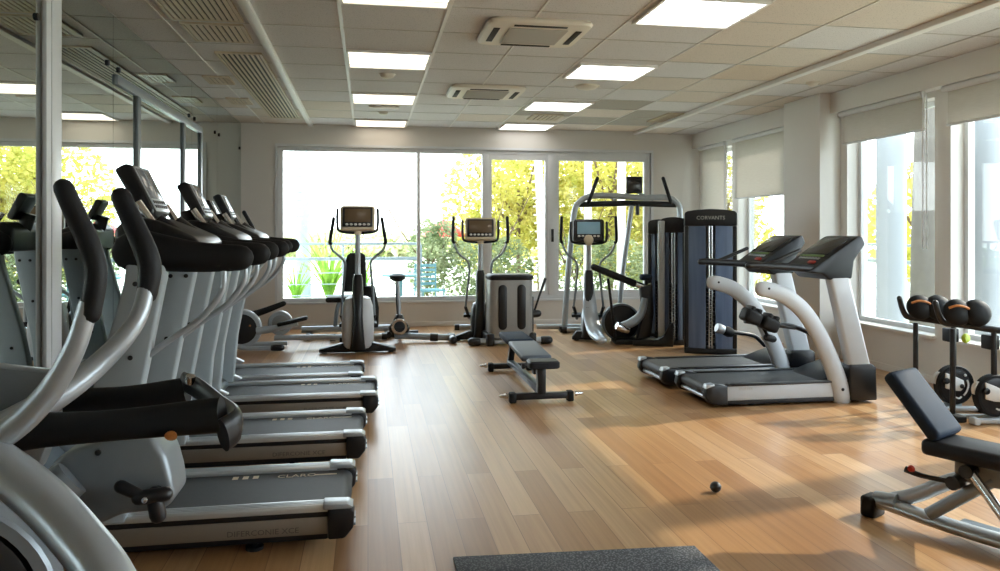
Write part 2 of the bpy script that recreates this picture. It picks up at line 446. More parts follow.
# right wall: deep posts, windows from the sill to a lintel
SZ, HZ = .45, 2.72
posts = [(-1.6, -1.2), (.55, .75), (2.45, 2.65), (4.35, 4.55), (6.2, 6.4), (7.74, 8.72), (10.28, 10.48), (11.4, 11.6)]
w = MB()
w.box(XR, XR + WT, YF, YB, 0, SZ); w.box(XR, XR + WT, YF, YB, HZ, ZC + .1)
for a, b in posts: w.box(XR, XR + WT, a, b, SZ, HZ)
struct('wall_right', w, M['wallw'], ang=0)
struct('wall_column', MB().box(5.04, XR, 7.86, 8.62, 0, ZC, b=.004), M['wallw'])
struct('baseboard_right', MB().box(XR - .015, XR, YF, 7.86, 0, .07, b=.003), M['wallw'])
n = 0
for (a0, a), (b, b0) in zip(posts[:-1], posts[1:]):
    n += 1
    f = MB(); X0, X1 = XR + .14, XR + .2
    f.box(X0, X1, a, a + .05, SZ, HZ); f.box(X0, X1, b - .05, b, SZ, HZ); f.box(X0, X1, a + .05, b - .05, SZ, SZ + .05); f.box(X0, X1, a + .05, b - .05, HZ - .05, HZ)
    root = struct('window_%d' % n, f, M['aluw'])
    MB().box(XR + .165, XR + .175, a + .05, b - .05, SZ + .05, HZ - .05).build('pane', M['glass'], root, ang=0)
    MB().box(XR - .05, XR + .14, a - .02, b + .02, SZ - .025, SZ + .005, b=.004).build('sill', M['wallw'], root)

# back window: two fixed lights, a sliding door leaf and a last light
f = MB(); Y0, Y1 = YB + .02, YB + .10
f.box(WX0, WX0 + .07, Y0, Y1, WZ0, WZ1); f.box(WX1 - .05, WX1, Y0, Y1, WZ0, WZ1)
f.box(WX0 + .07, WX1 - .05, Y0, Y1, WZ0, WZ0 + .06); f.box(WX0 + .07, WX1 - .05, Y0, Y1, WZ1 - .06, WZ1)
root = struct('window_8', f, M['alu'])
root['label'] = 'wide white aluminium window across the back wall'
m_ = MB()
m_.box(.735, .785, Y0, Y1, WZ0 + .06, WZ1 - .06, b=.004); m_.box(1.74, 1.84, Y0 - .01, Y1, WZ0 + .06, WZ1 - .06, b=.004); m_.box(2.79, 2.91, Y0 - .01, Y1, WZ0 + .06, WZ1 - .06, b=.004)
m_.build('mullion', M['alu'], root)
s_ = MB()
for x0, x1 in ((1.84, 2.79), (2.91, 4.42)):
    s_.box(x0, x0 + .05, Y0 + .01, Y1 - .01, WZ0 + .06, WZ1 - .06); s_.box(x1 - .05, x1, Y0 + .01, Y1 - .01, WZ0 + .06, WZ1 - .06)
    s_.box(x0 + .05, x1 - .05, Y0 + .01, Y1 - .01, WZ0 + .06, WZ0 + .12); s_.box(x0 + .05, x1 - .05, Y0 + .01, Y1 - .01, WZ1 - .14, WZ1 - .06)
s_.build('sash', M['alu'], root)
for x0, x1, z0, z1 in ((WX0 + .07, .735, .45, 2.64), (.785, 1.74, .45, 2.64), (1.89, 2.74, .51, 2.56), (2.96, 4.37, .51, 2.56)):
    MB().box(x0, x1, Y0 + .035, Y0 + .043, z0, z1).build('pane', M['glass'], root, ang=0)
h = MB(); h.box(2.83, 2.87, Y0 - .03, Y0 - .012, 1.28, 1.48, b=.006); h.box(2.835, 2.865, Y0 - .045, Y0 - .03, 1.36, 1.40, b=.004)
h.build('window_latch', M['black'], root)
MB().box(WX0 - .03, WX1 + .03, YB - .03, YB + .02, WZ0 - .03, WZ0, b=.004).build('sill', M['alu'], root)
t_ = MB(); t_.box(WX0 - .04, WX0, YB - .015, YB + .02, WZ0 - .03, WZ1 + .04); t_.box(WX1, WX1 + .04, YB - .015, YB + .02, WZ0 - .03, WZ1 + .04); t_.box(WX0, WX1, YB - .015, YB + .02, WZ1, WZ1 + .04)
t_.build('casing', M['alu'], root)

# ceiling: tiles with their own tints on a suspended grid
GX = [-1.83, -1.50, -.84, -.20, .57, 1.22, 1.93, 2.74, 3.45, 4.2]
GY = [-1.6] + [4.64 + .69 * k for k in range(-8, 11)] + [11.6]
GX2 = [4.2, 4.78, 5.3]
lights1 = [4.64 + 2.07 * k for k in range(-2, 4)]          # lamp column between x -.20 and .57
lights2 = [4.80, 6.87, 8.94, 10.85]                          # lamp column between x 1.93 and 2.74
lamp_cells = set()
c = MB()
c.box(XL - .25, XR + WT, YF - .2, YB + WT, ZC + .02, ZC + .12, mat=M['tile'])
rnd = random.Random(3)
for i in range(len(GX) - 1):
    for j in range(len(GY) - 1):
        x0, x1, y0, y1 = GX[i], GX[i+1], GY[j], GY[j+1]
        cy = (y0 + y1) / 2
        mt = M['tile']
        if x0 > 2.7: mt = M['tileb'] if rnd.random() < .55 else (M['tilet'] if x0 > 3.4 and rnd.random() < .5 else M['tile'])
        elif cy > 9.2 and rnd.random() < .4: mt = M['tileb']
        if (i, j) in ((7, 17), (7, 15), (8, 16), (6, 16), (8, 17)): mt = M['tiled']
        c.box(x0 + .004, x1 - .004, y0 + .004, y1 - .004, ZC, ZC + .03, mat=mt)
for i in range(2):
    for j in range(len(GY) - 1):
        mt = rnd.choice([M['tile'], M['tileb'], M['tile']])
        c.box(GX2[i] + .004, GX2[i+1] - .004, GY[j] + .004, GY[j+1] - .004, ZC - .02, ZC + .03, mat=mt)
struct('ceiling', c, None, ang=0)
g = MB()
for x in GX[1:-1]:
    wd = .026 if x in (-.84, -.20, .57) else (.016 if x in (1.22, 1.93) else .011)
    g.box(x - wd / 2, x + wd / 2, YF, YB, ZC - .006, ZC + .004, mat=M['grid'])
for y in GY[1:-1]:
    g.box(XL, 4.2, y - .006, y + .006, ZC - .004, ZC + .004, mat=M['gridd']); g.box(4.2, 5.3, y - .006, y + .006, ZC - .024, ZC - .016, mat=M['gridd'])
g.box(4.77, 4.79, YF, YB, ZC - .026, ZC - .016, mat=M['gridd'])
struct('trim_1', g, None, ang=0)                                          # the ceiling grid bars
struct('trim_2', MB().prism([(4.17, ZC - .045), (4.25, ZC - .045), (4.25, ZC), (4.17, ZC)], YF, YB, b=.004), M['grid'])
struct('trim_3', MB().prism([(-.875, ZC - .03), (-.80, ZC - .03), (-.80, ZC), (-.875, ZC)], YF, YB, b=.004), M['grid'])
struct('trim_4', MB().box(5.17, 5.3, YF, 7.86, 2.78, 3.01, b=.006).box(5.17, 5.3, 8.62, YB, 2.78, 3.01, b=.006), M['wallw'])   # blind pelmet

# ------------------------------------------------------------------ ceiling fittings
def ceiling_light(x0, x1, y0, label, mat):
    r = thing('ceiling_light', label, 'ceiling light', ((x0 + x1) / 2, y0 + .345, ZC - .012), group='recessed ceiling lights')
    hx, hy = (x1 - x0) / 2 - .012, .335
    f = MB(); f.box(-hx, hx, -hy, -hy + .02, -.012, .012); f.box(-hx, hx, hy - .02, hy, -.012, .012); f.box(-hx, -hx + .02, -hy + .02, hy - .02, -.012, .012); f.box(hx - .02, hx, -hy + .02, hy - .02, -.012, .012)
    f.build('lamp_frame', M['grid'], r)
    MB().box(-hx + .02, hx - .02, -hy + .02, hy - .02, -.004, .004).build('diffuser', mat, r, ang=0)
    l = MB()
    for k in range(1, 5): l.box(-hx + .02, hx - .02, -hy + .134 * k - .004, -hy + .134 * k + .004, -.010, -.0042)
    l.build('louvre', M['ac'], r, ang=0)
    return r
lab1 = {4.64: 'bright ceiling light panel cut by the top edge above the middle aisle', 6.71: 'warm white ceiling light panel between the two air conditioners and the dark grille', 8.78: 'thin glowing ceiling light third along the aisle row', 10.85: 'faint warm ceiling light closest to the back window wall, aisle row'}
for y in lights1:
    if y < 4: lb = 'ceiling light panel of the aisle row over the camera end of the room'
    else: lb = lab1[round(y, 2)]
    if y > 2.9: ceiling_light(-.20, .57, y, lb, M['lamp'])
for y, lb in zip(lights2, ('largest bright ceiling light with fine louvres near the window side', 'white ceiling light panel in front of a round speaker plate', 'bright narrow ceiling light beside a small beige vent', 'slim ceiling light meeting the back wall with a round sensor')):
    ceiling_light(1.95, 2.74, y, lb, M['lampw'])

def air_conditioner(x, y, sx, sy, label):
    r = thing('ceiling_air_conditioner', label, 'air conditioner', (x, y, ZC), group='ceiling cassette air conditioners')
    hx, hy = sx / 2, sy / 2
    body = MB().loft([(0, 0, 0, hx * .97, hy * .97), (0, 0, -.02, hx, hy), (0, 0, -.038, hx * .97, hy * .97), (0, 0, -.045, hx * .9, hy * .9)], e=9, n=48)
    body.build('cassette_body', M['ac'], r)
    gr = MB(); gr.box(-hx * .56, hx * .56, -hy * .6, hy * .6, -.055, -.045, b=.006)
    for k in range(-6, 7): gr.box(-hx * .54, hx * .54, hy * .085 * k - .004, hy * .085 * k + .004, -.058, -.0552)
    gr.build('intake_grille', M['acg'], r)
    for a, b_, c_, d_ in ((-hx * .5, hx * .5, hy * .74, hy * .84), (-hx * .5, hx * .5, -hy * .84, -hy * .74), (-hx * .84, -hx * .72, -hy * .55, hy * .55), (hx * .72, hx * .84, -hy * .55, hy * .55)):
        MB().box(a, b_, c_, d_, -.05, -.044, b=.002).build('air_slot', M['ventd'], r)
air_conditioner(1.28, 5.86, .82, .74, 'cream ceiling cassette air conditioner, the larger one near the aisle')
air_conditioner(1.30, 8.45, .84, .74, 'cream ceiling cassette air conditioner, the smaller one deeper in the room')

def ceiling_vent(x0, x1, y0, y1, label, bars=7, along='y', wide=.62):
    r = thing('ceiling_vent', label, 'ceiling vent', ((x0 + x1) / 2, (y0 + y1) / 2, ZC - .004), group='ceiling air vents')
    hx, hy = (x1 - x0) / 2, (y1 - y0) / 2
    MB().box(-hx + .01, hx - .01, -hy + .01, hy - .01, -.004, .003).build('vent_backing', M['ventd'], r, ang=0)
    f = MB(); t = .022
    f.box(-hx, hx, -hy, -hy + t, -.014, .004); f.box(-hx, hx, hy - t, hy, -.014, .004); f.box(-hx, -hx + t, -hy + t, hy - t, -.014, .004); f.box(hx - t, hx, -hy + t, hy - t, -.014, .004)
    f.build('vent_frame', M['vent'], r)
    s = MB()
    for k in range(bars):
        q = (k + .5) / bars
        if along == 'y':
            x = -hx + t + q * (2 * hx - 2 * t); s.box(x - wide * hx / bars, x + wide * hx / bars, -hy + t, hy - t, -.012, -.0045)
        else:
            y = -hy + t + q * (2 * hy - 2 * t); s.box(-hx + t, hx - t, y - .3 * hy / bars, y + .3 * hy / bars, -.012, -.0045)
    s.build('vent_slat', M['vent'], r, ang=0)
ceiling_vent(-1.43, -.92, 5.05, 5.95, 'large square beige ceiling vent above the treadmill row', 11)
ceiling_vent(-1.40, -.94, 6.05, 6.6, 'narrower beige ceiling vent right behind the large square one', 9)
ceiling_vent(-1.33, -.93, 7.0, 10.9, 'long dark linear ceiling grille running to the back wall', 8, 'y', .42)
ceiling_vent(-1.66, -1.40, 8.1, 8.5, 'small brown ceiling vent beside the middle of the long grille', 5)
ceiling_vent(-1.66, -1.40, 9.4, 9.8, 'small brown ceiling vent beside the far end of the long grille', 5)
ceiling_vent(2.2, 2.62, 10.0, 10.5, 'small beige ceiling vent between two bright lights', 6)
ceiling_vent(3.95, 4.15 + .35, 9.6, 10.4, 'brown ceiling vent near the corner by the shaded windows', 9, 'x')

def sensor(x, y, r_, label, name='smoke_detector', z=ZC):
    o = MB().lathe([(r_, 0), (r_, -.012), (r_ * .8, -.03), (r_ * .35, -.042), (.0001, -.043)], (0, 0, 0), n=24)
    o.lathe([(r_ * 1.15, .0), (r_ * 1.15, -.006), (r_, -.006)], n=24)
    ob = o.build(name, M['ac']); ob.location = (x, y, z); tag(ob, label, 'ceiling sensor'); return ob
sensor(.19, 7.75, .075, 'round pale detector between the second and third aisle lights')
sensor(.2, 10.2, .06, 'tiny round detector in front of the last aisle light')
sensor(2.35, 8.0, .12, 'round speaker plate on the ceiling behind the white light panel', 'ceiling_speaker')
sensor(4.6, 7.3, .06, 'small dark sensor on the ceiling beside the white column', 'ceiling_sensor', ZC - .02)
e = MB().box(-.19, .19, -.06, .06, -.02, 0, b=.006).box(-.15, .15, -.03, .03, -.026, -.02, b=.003).build('ceiling_box', M['ac']); e.location = (.2, 9.75, ZC)
tag(e, 'slim white rectangular box on the ceiling between aisle lights', 'ceiling box')

# ------------------------------------------------------------------ mirror wall
joints = [-1.6, .8, 2.9, 4.76, 5.94, 8.45, 9.81, YB]
mlab = ['mirror panel beside the camera end of the room', 'mirror panel alongside the cross trainer in front', 'mirror panel before the white post', 'mirror panel just behind the white post', 'mirror panel behind the treadmill consoles', 'narrow mirror panel with round fixings', 'mirror panel touching the back wall']
for k in range(7):
    y0, y1 = joints[k], joints[k+1]
    r = thing('mirror_panel', mlab[k], 'mirror', (XL - .006, (y0 + y1) / 2, .03), group='wall mirror panels')
    hy = (y1 - y0) / 2 - .003
    MB().box(-.006, .006, -hy, hy, 0, 2.995).build('mirror_glass', M['mirror'], r, ang=0)
    for yy in (-hy + .12, hy - .12):
        for zz in (.25, 2.62):
            MB().disc((.012, yy, zz), (1, 0, 0), .022, .014, b=.004, n=16).build('mirror_fixing', M['dark'], r)
p = MB().box(XL, XL + .03, 4.70, 4.92, 0, ZC, b=.006).box(XL + .03, XL + .036, 4.76, 4.86, 0, ZC, b=.002).build('wall_post', M['aluw'])
p['kind'] = 'structure'; p['label'] = 'white aluminium post in the mirror wall'
fr = MB()
for y in (6.52, 8.06, 8.85): fr.box(XL, XL + .02, y - .04, y + .04, 0, 2.56, b=.003)
fr.box(XL, XL + .022, 5.98, 8.89, 2.53, 2.60, b=.003)
struct('trim_5', fr, M['silverd'])

# ------------------------------------------------------------------ roller blinds
def roller_blind(y0, y1, zb, label, mat, x=5.2):
    r = thing('roller_blind', label, 'roller blind', (x, (y0 + y1) / 2, 2.78), group='window roller blinds')
    hy = (y1 - y0) / 2
    MB().tube([(0, -hy, -.03), (0, hy, -.03)], .03, n=16).build('blind_tube', M['alu'], r)
    MB().box(.026, .031, -hy + .02, hy - .02, zb - 2.78, -.03).build('blind_fabric', mat, r, ang=0)
    MB().tube([(.0285, -hy + .01, zb - 2.78), (.0285, hy - .01, zb - 2.78)], .012, n=10).build('bottom_bar', M['alu'], r)
    ch = MB()
    ch.tube([(-.02, -hy - .02, -.03), (-.02, -hy - .02, -1.5)], .006, n=6); ch.tube([(.02, -hy - .02, -.03), (.02, -hy - .02, -1.5)], .006, n=6)
    ch.build('pull_chain', M['alu'], r)
roller_blind(6.43, 7.72, 2.42, 'raised woven blind on the window behind the closer light treadmill', M['blind'])
roller_blind(4.60, 6.17, 2.42, 'raised woven blind cut by the frame, above the small bikes', M['blind'])
roller_blind(8.76, 10.25, 1.92, 'half lowered pale blind behind the tall weight tower', M['blindl'])
roller_blind(10.5, 11.38, .62, 'fully lowered pale blind in the back corner', M['blindl'])

# ------------------------------------------------------------------ row of four treadmills along the mirrors
def left_treadmill(label, loc, hx, cs=1.):
    r = thing('treadmill', label, 'treadmill', loc, group='treadmills facing the mirrors')
    x0, x1 = -1.70, 0.
    # base / side panels
    fb = MB(); fb.box(x0 + .05, x1 - .12, -.27, .27, .03, .17, b=.012); fb.zs(.87).build('base_frame', M['dark'], r)
    for s in (-1, 1):
        y = s * .30
        p = MB().prism([(x0 + .02, .08), (x1 - .11, .08), (x1 - .11, .175), (x0 + .02, .175)], y - .022, y + .022, b=.012)
        side = p.zs(.87).build('side_panel', M['bronze'], r)
        if s < 0:
            MB().text('DIFERCONIE XCE', .040, .0012, TR(-.56, y - .0215, .10) @ RX(PI / 2)).zs(.87).build('lettering', M['texd'], side, ang=0)
        MB().box(x0 + .02, x1 - .11, y - .018, y + .018, .172, .205, b=.004).zs(.87).build('trim_strip', M['black'], r)
        rail = MB()
        rail.prism([(y - s * -.035, .205), (y - s * .055, .205), (y - s * .055, .232), (y - s * .045, .24), (y + s * .028, .24), (y + s * .035, .23)], x0 + .3, x1 - .10, axis='x', b=.003)
        for q in (-.03, -.012, .006): rail.box(x0 + .3, x1 - .10, y - s * (q + .02) - .003, y - s * (q + .02) + .003, .2395, .2425)
        rail.zs(.87).build('foot_rail', M['rail'], r)
        cap = MB().prism([(x1 - .12, .065), (x1 - .045, .065), (x1 - .005, .12), (x1, .20), (x1 - .02, .225), (x1 - .12, .228)], y - .055, y + .045, b=.012)
        co = cap.zs(.87).build('end_cap', M['black'], r)
        MB().prism([(x1 - .14, .222), (x1 - .02, .222), (x1 - .004, .232), (x1 - .03, .247), (x1 - .14, .25)], y - .056, y + .046, b=.006).zs(.87).build('cap_top', M['silver'], co)
        sl = MB()
        for q in (0, .035): sl.box(x1 - .012, x1 + .004, y - .04, y + .03, .13 + q, .142 + q, T=TR(0, 0, 0))
        sl.zs(.87).build('cap_stripe', M['silver'], co)
    # belt wrapping the rear roller
    pts = [(x1 - .07 + .05 * math.sin(a), .165 + .05 * math.cos(a)) for a in [PI * k / 12 for k in range(13)]]
    prof = [(x0 + .35, .215)] + pts + [(x0 + .35, .115)]
    be = MB().prism(prof, -.245, .245); belt = be.zs(.87).build('belt', M['belt'], r)
    mk = MB()
    for k in range(3): mk.box(-.62 + .05 * k, -.592 + .05 * k, .17, .215, .2152, .2162)
    mk.text('CLARO', .06, .0006, TR(-.40, .165, .2155)); mk.box(-.21, -.10, .175, .19, .2152, .2162)
    mk.zs(.87).build('belt_print', M['marks'], belt, ang=0)
    # motor hood
    hd = MB().prism([(x0 - .02, .06), (x0 + .50, .16), (x0 + .50, .235), (x0 + .38, .27), (x0 + .22, .40), (x0 + .02, .43), (x0 - .03, .36)], -.26, .26, b=.03, seg=3)
    hd.build('motor_hood', M['bluegrey'], r)
    for s in (-1, 1):
        MB().prism([(x0 + .18, .30), (x0 + .56, .215), (x0 + .60, .235), (x0 + .30, .39), (x0 + .18, .43)], s * .30 - .03, s * .30 + .03, b=.012).build('hood_cheek', M['silver'], r)
    # uprights
    for s in (-1, 1):
        y = s * .30
        up = MB().prism([(-1.27, .18), (-1.02, .18), (-.985, .6), (-.86, 1.25), (-.86, 1.31), (-1.02, 1.31), (-1.03, 1.22), (-1.16, .75)], y - .04, y + .04, b=.014, seg=3)
        u = up.mv(hx).build('upright', M['upright'], r)
        bo = MB()
        for x, z in ((-.905, 1.22), (-.98, 1.22), (-1.0, .9), (-1.1, .62)): bo.disc((x, y - .042, z), (0, 1, 0), .011, .008, b=.002, n=12)
        bo.mv(hx).build('bolt', M['black'], u)
        # thick handrail
        hr = MB().tube([(-1.0, y, 1.36), (-.97, y, 1.365), (-.86, y, 1.35), (-.74, y, 1.335), (-.62, y, 1.33), (-.55, y, 1.33)], [.088, .092, .08, .068, .062, .058], n=18, sm=4, sq=(1, .62), rnd=True)
        hr.mv(hx).build('handrail', M['rubber'], r)
        cv = MB().tube([(-.62, y, 1.29), (-.63, y, 1.18), (-.72, y, 1.06), (-.86, y, .96), (-1.02, y, .84), (-1.10, y, .78)], .0145, n=10, sm=6)
        cv.mv(hx).build('support_tube', M['silver'], r)
    # dashboard, cup tubes and console
    db = MB().prism([(-1.08, 1.30), (-.86, 1.30), (-.72, 1.37), (-.74, 1.42), (-.92, 1.50), (-1.02, 1.52), (-1.09, 1.46)], -.28, .28, b=.025, seg=3)
    db.mv(hx).build('dashboard', M['black'], r)
    for s in (-1, 1):
        gb = MB().tube([(-.93, s * .17, 1.50), (-.80, s * .17, 1.40)], .030, n=14); gb.mv(hx).build('cup_holder', M['black'], r)
        MB().tube([(-1.0, s * .235, 1.58), (-.92, s * .235, 1.46)], .018, n=12).mv(hx).build('grip_bar', M['chrome'], r)
    T = TR(-1.03, 0, 1.635) @ RY(math.radians(64)) @ Matrix.Scale(.88 * cs, 4)
    cs = MB().prism([(-.15, -.055), (.15, -.04), (.15, .02), (.12, .035), (-.13, .035), (-.155, .01)], -.16, .16, b=.022, seg=3, T=T)
    # local x runs down the face, local z is the face normal
    con = cs.mv(hx).build('console', M['black'], r)
    MB().box(-.13, .135, -.14, .14, .034, .038, b=.003, T=T).mv(hx).build('face_plate', M['silver'], con)
    MB().box(-.115, .06, -.125, .125, .037, .041, b=.002, T=T).mv(hx).build('display', M['screen'], con)
    kb = MB()
    for i in range(6):
        for j in range(2): kb.box(.072 + j * .026, .09 + j * .026, -.115 + i * .04, -.09 + i * .04, .037, .043, b=.003, T=T)
    kb.mv(hx).build('button', M['dark'], con)
    MB().tube([(-1.03, 0, 1.42), (-1.08, 0, 1.58)], .05, n=12).mv(hx).build('console_neck', M['black'], r)
    for xx in (-.45, x0 + .15):
        for s in (-1, 1): MB().lathe([(.04, 0), (.04, .015), (.016, .02), (.016, .06)], (xx, s * .25, 0), n=16).build('levelling_foot', M['black'], r)
    return r
left_treadmill('treadmill of the mirror row closest to the camera, with cream prints on its belt', (-.06, 3.86, 0), .045)
left_treadmill('second treadmill of the mirror row, between the first and third', (-.01, 5.08, 0), -.03, .95)
left_treadmill('third treadmill of the mirror row, its deck reaching furthest into the aisle', (.08, 6.24, 0), -.15, .8)
left_treadmill('fourth treadmill of the mirror row, by the side-on elliptical', (-.03, 7.08, 0), -.29, .7)

# ------------------------------------------------------------------ two light treadmills on the window side
def light_treadmill():
    r = thing('treadmill', '', 'treadmill', group='pale treadmills beside the column')
    W = .30; L0, L1 = 0., 1.58
    MB().box(.1, L1 - .02, -W + .03, W - .03, .04, .15, b=.01).build('base_frame', M['black'], r)
    for s in (-1, 1):
        y = s * (W - .01)
        sp = MB().box(.19, 1.2, y - .02, y + .02, .055, .175, b=.008).build('side_panel', M['shell'], r)
        if s < 0: MB().text('SPORTEX', .03, .001, TR(.30, y - .0205, .14) @ RX(PI / 2)).build('lettering', M['textw'], sp, ang=0)
        MB().box(.17, 1.5, y - .018, y + .018, .02, .056, b=.004).build('lower_rail', M['black'], r)
        MB().box(.18, 1.3, y - .03, y + .022, .174, .192, b=.005).build('foot_rail', M['black'], r)
        cap = MB().prism([(.0, .10), (.03, .05), (.10, .025), (.20, .03), (.20, .185), (.08, .20), (.02, .19)], y - .045, y + .03, b=.016, seg=3).build('end_cap', M['black'], r)
        MB().prism([(.005, .165), (.08, .188), (.08, .203), (.02, .198)], y - .047, y + .032, b=.004).build('cap_top', M['silver'], cap)
    pts = [(.075 - .045 * math.sin(a), .135 - .045 * math.cos(a)) for a in [PI * k / 12 for k in range(13)]]
    MB().prism([(1.3, .09)] + pts + [(1.3, .18)], -W + .045, W - .045).build('belt', M['belt'], r)
    MB().tube([(.055, -W + .05, .075), (.055, W - .05, .075)], .018, n=14).build('rear_roller', M['silver'], r)
    MB().prism([(1.05, .17), (1.25, .24), (1.42, .29), (1.54, .26), (1.56, .08), (1.1, .08)], -W + .045, W - .045, b=.03, seg=3).build('motor_hood', M['dark'], r)
    for s in (-1,):
        y = s * (W - .005)
        # straight upright with a black boot
        u = MB().prism([(1.30, .28), (1.50, .28), (1.29, 1.08), (1.10, 1.08)], y - .05, y + .05, b=.03, seg=4).build('upright', M['shell'], r)
        MB().prism([(1.30, .02), (1.54, .02), (1.53, .30), (1.49, .33), (1.295, .33), (1.28, .30)], y - .058, y + .055, b=.014).build('upright_boot', M['black'], r)
        # swooping arm
        a = MB().tube([(.52, y, .97), (.60, y, .955), (.74, y, .90), (.90, y, .77), (1.03, y, .58), (1.13, y, .38), (1.21, y, .18), (1.245, y, .045)], [.066, .068, .07, .072, .074, .078, .082, .085], n=18, sm=5, sq=(1, .55), rnd=True, up=(0, 0, 1))
        ao = a.build('swoop_arm', M['shell'], r)
        bo = MB(); bo.disc((.56, y - .039, .975), (0, 1, 0), .010, .008, b=.002, n=12); bo.disc((1.225, y - .045, .12), (0, 1, 0), .014, .01, b=.002, n=12)
        bo.build('bolt', M['dark'], ao)
        h = MB().tube([(.40, y, 1.165), (.48, y, 1.165), (.80, y, 1.145), (1.08, y, 1.12)], [.028, .030, .031, .036], n=14, sm=3, rnd=True); h.build('handrail', M['black'], r)
        MB().tube([(.60, y * .75, 1.165), (.90, y * .75, 1.285)], .017, n=12, rnd=True).build('sensor_grip', M['black'], r)
    # console wedge
    c = MB().prism([(.87, 1.11), (.94, 1.13), (1.35, 1.40), (1.40, 1.41), (1.435, 1.34), (1.33, 1.20), (1.31, 1.05), (1.10, 1.04), (1.04, 1.09)], -W - .045, W - .18, b=.028, seg=3)
    con = c.build('console', M['dark'], r)
    ang = math.atan2(.27, .41)
    T = TR(1.135, -.10, 1.263) @ RY(-ang)
    MB().box(-.02, .225, -.19, .19, -.004, .006, b=.003, T=T).build('display', M['screend'], con)
    k = MB()
    for i in range(7): k.box(-.10, -.075, -.16 + i * .045, -.13 + i * .045, -.002, .007, b=.003, T=T)
    k.build('button', M['silver'], con)
    MB().box(-.06, -.035, -.17, .17, -.002, .006, b=.002, T=T).build('status_strip', M['green'], con)
    MB().box(-.16, -.13, -.17, -.08, -.004, .012, b=.004, T=T).build('stop_clip', M['red'], con)
    for xx in (.45, 1.4):
        for s in (-1, 1): MB().lathe([(.03, 0), (.03, .012), (.013, .016), (.013, .05)], (xx, s * .23, 0), n=14).build('levelling_foot', M['black'], r)
    return r
lt = light_treadmill(); lt.location = (2.70, 6.13, 0)
lt['label'] = 'pale grey treadmill with swooping arms, the closer one of the window pair'
# roller grips on a curved black tube between the swooping arms
ga = MB().tube([(1.28, -.10, .25), (1.22, -.12, .42), (1.06, -.15, .56), (.86, -.2, .64), (.70, -.24, .66)], .021, n=12, sm=6).build('accessory_arm', M['black'], lt)
for k, (x, z) in enumerate(((.43, .735), (.585, .67))):
    T = TR(x, -.27, z) @ RY(math.radians(24))
    T = T @ Matrix.Scale(1.4, 4)
    g_ = MB().box(-.055, .055, -.05, .05, -.035, .045, b=.02, seg=3, T=T)
    for q in (-.022, .022): g_.box(q - .014, q + .014, -.045, .045, .03, .065, b=.01, T=T)
    g_.build('roller_grip', M['rubber'], ga)
MB().tube([(.38, -.26, .70), (.86, -.22, .63)], .016, n=10).build('grip_axle', M['black'], ga)
MB().tube([(.56, -.24, .64), (.60, -.24, .57)], .014, n=10).tube([(.57, -.28, .565), (.66, -.22, .54)], .03, n=12, rnd=True).build('hanging_knob', M['rubber'], ga)
lt2 = again(lt, (2.64, 6.92, 0), 0, 'pale grey treadmill with swooping arms, the one between its twin and the weight tower')
for ch in list(lt2.children):
    if ch.name.startswith('accessory_arm'):
        for g2 in list(ch.children): bpy.data.objects.remove(g2)
        bpy.data.objects.remove(ch)
g2 = MB().tube([(1.15, -.1, .34), (1.02, -.14, .44), (.84, -.2, .48), (.66, -.22, .51)], .02, n=12, sm=6).build('accessory_arm', M['black'], lt2)
MB().lathe([(.001, -.06), (.03, -.055), (.042, -.02), (.046, .02), (.04, .05), (.001, .055)], (.62, -.26, .53), (-.9, 0, .35), n=18).build('arm_weight', M['silver'], g2)
MB().lathe([(.001, -.05), (.04, -.045), (.05, 0), (.04, .05), (.015, .07)], (.69, -.26, .505), (-.8, -.2, .3), n=18).build('arm_knob', M['rubber'], g2)

# ------------------------------------------------------------------ flat bench in the aisle
b = thing('flat_bench', 'slate padded flat weight bench in the middle of the aisle', 'weight bench', (1.45, 6.3, 0))
fl = MB()
MB().box(-.25, .25, -.03, .03, .025, .08, b=.01).build('foot_bar', M['black'], b)
MB().box(-.20, .20, 1.42, 1.48, .025, .08, b=.01).build('foot_bar', M['black'], b)
for y, hx in ((0, .25), (1.45, .20)):
    for s in (-1, 1):
        MB().box(s * hx - .028, s * hx + .028, y - .04, y + .04, 0, .088, b=.012).build('rubber_foot', M['rubber'], b)
        MB().lathe([(.022, 0), (.022, .02), (.014, .03), (.012, .065), (.004, .075)], (s * (hx + .04), y, .06), (s, 0, 0), n=14).build('bar_tip', M['chrome'], b)
MB().prism([(1.40, .075), (1.46, .12), (.06, .13), (.0, .06)], -.032, .032, axis='x', b=.006).build('spine_beam', M['bluegrey'], b)
MB().box(-.035, .035, -.03, .05, .06, .30, b=.006).build('front_post', M['black'], b)
MB().prism([(1.42, .06), (1.47, .06), (1.30, .36), (1.22, .36)], -.03, .03, axis='x', b=.006).build('rear_post', M['black'], b)
MB().tube([(0, .02, .275), (0, 1.28, .335)], .026, n=12).build('seat_beam', M['dark'], b)
ad = MB(); ad.tube([(-.10, .2, .27), (.09, .2, .27)], .014, n=10); ad.disc((-.115, .2, .27), (1, 0, 0), .024, .03, n=16); ad.box(-.03, .03, .17, .25, .2, .32, b=.006)
ad.build('adjuster', M['dark'], b)
MB().loft([(.02, .03, .285, .125, .09), (.02, .03, .295, .135, .10), (.02, .03, .335, .135, .10), (.02, .03, .35, .12, .088)], e=6, n=32).build('front_pad', M['padd'], b)
MB().prism([(.17, .31), (.82, .355), (.82, .405), (.17, .365)], -.135, .135, axis='x', b=.02, seg=3).build('seat_pad', M['padg'], b)
MB().prism([(.86, .345), (1.38, .36), (1.38, .42), (.86, .41)], -.13, .13, axis='x', b=.022, seg=3).build('back_pad', M['pad'], b)

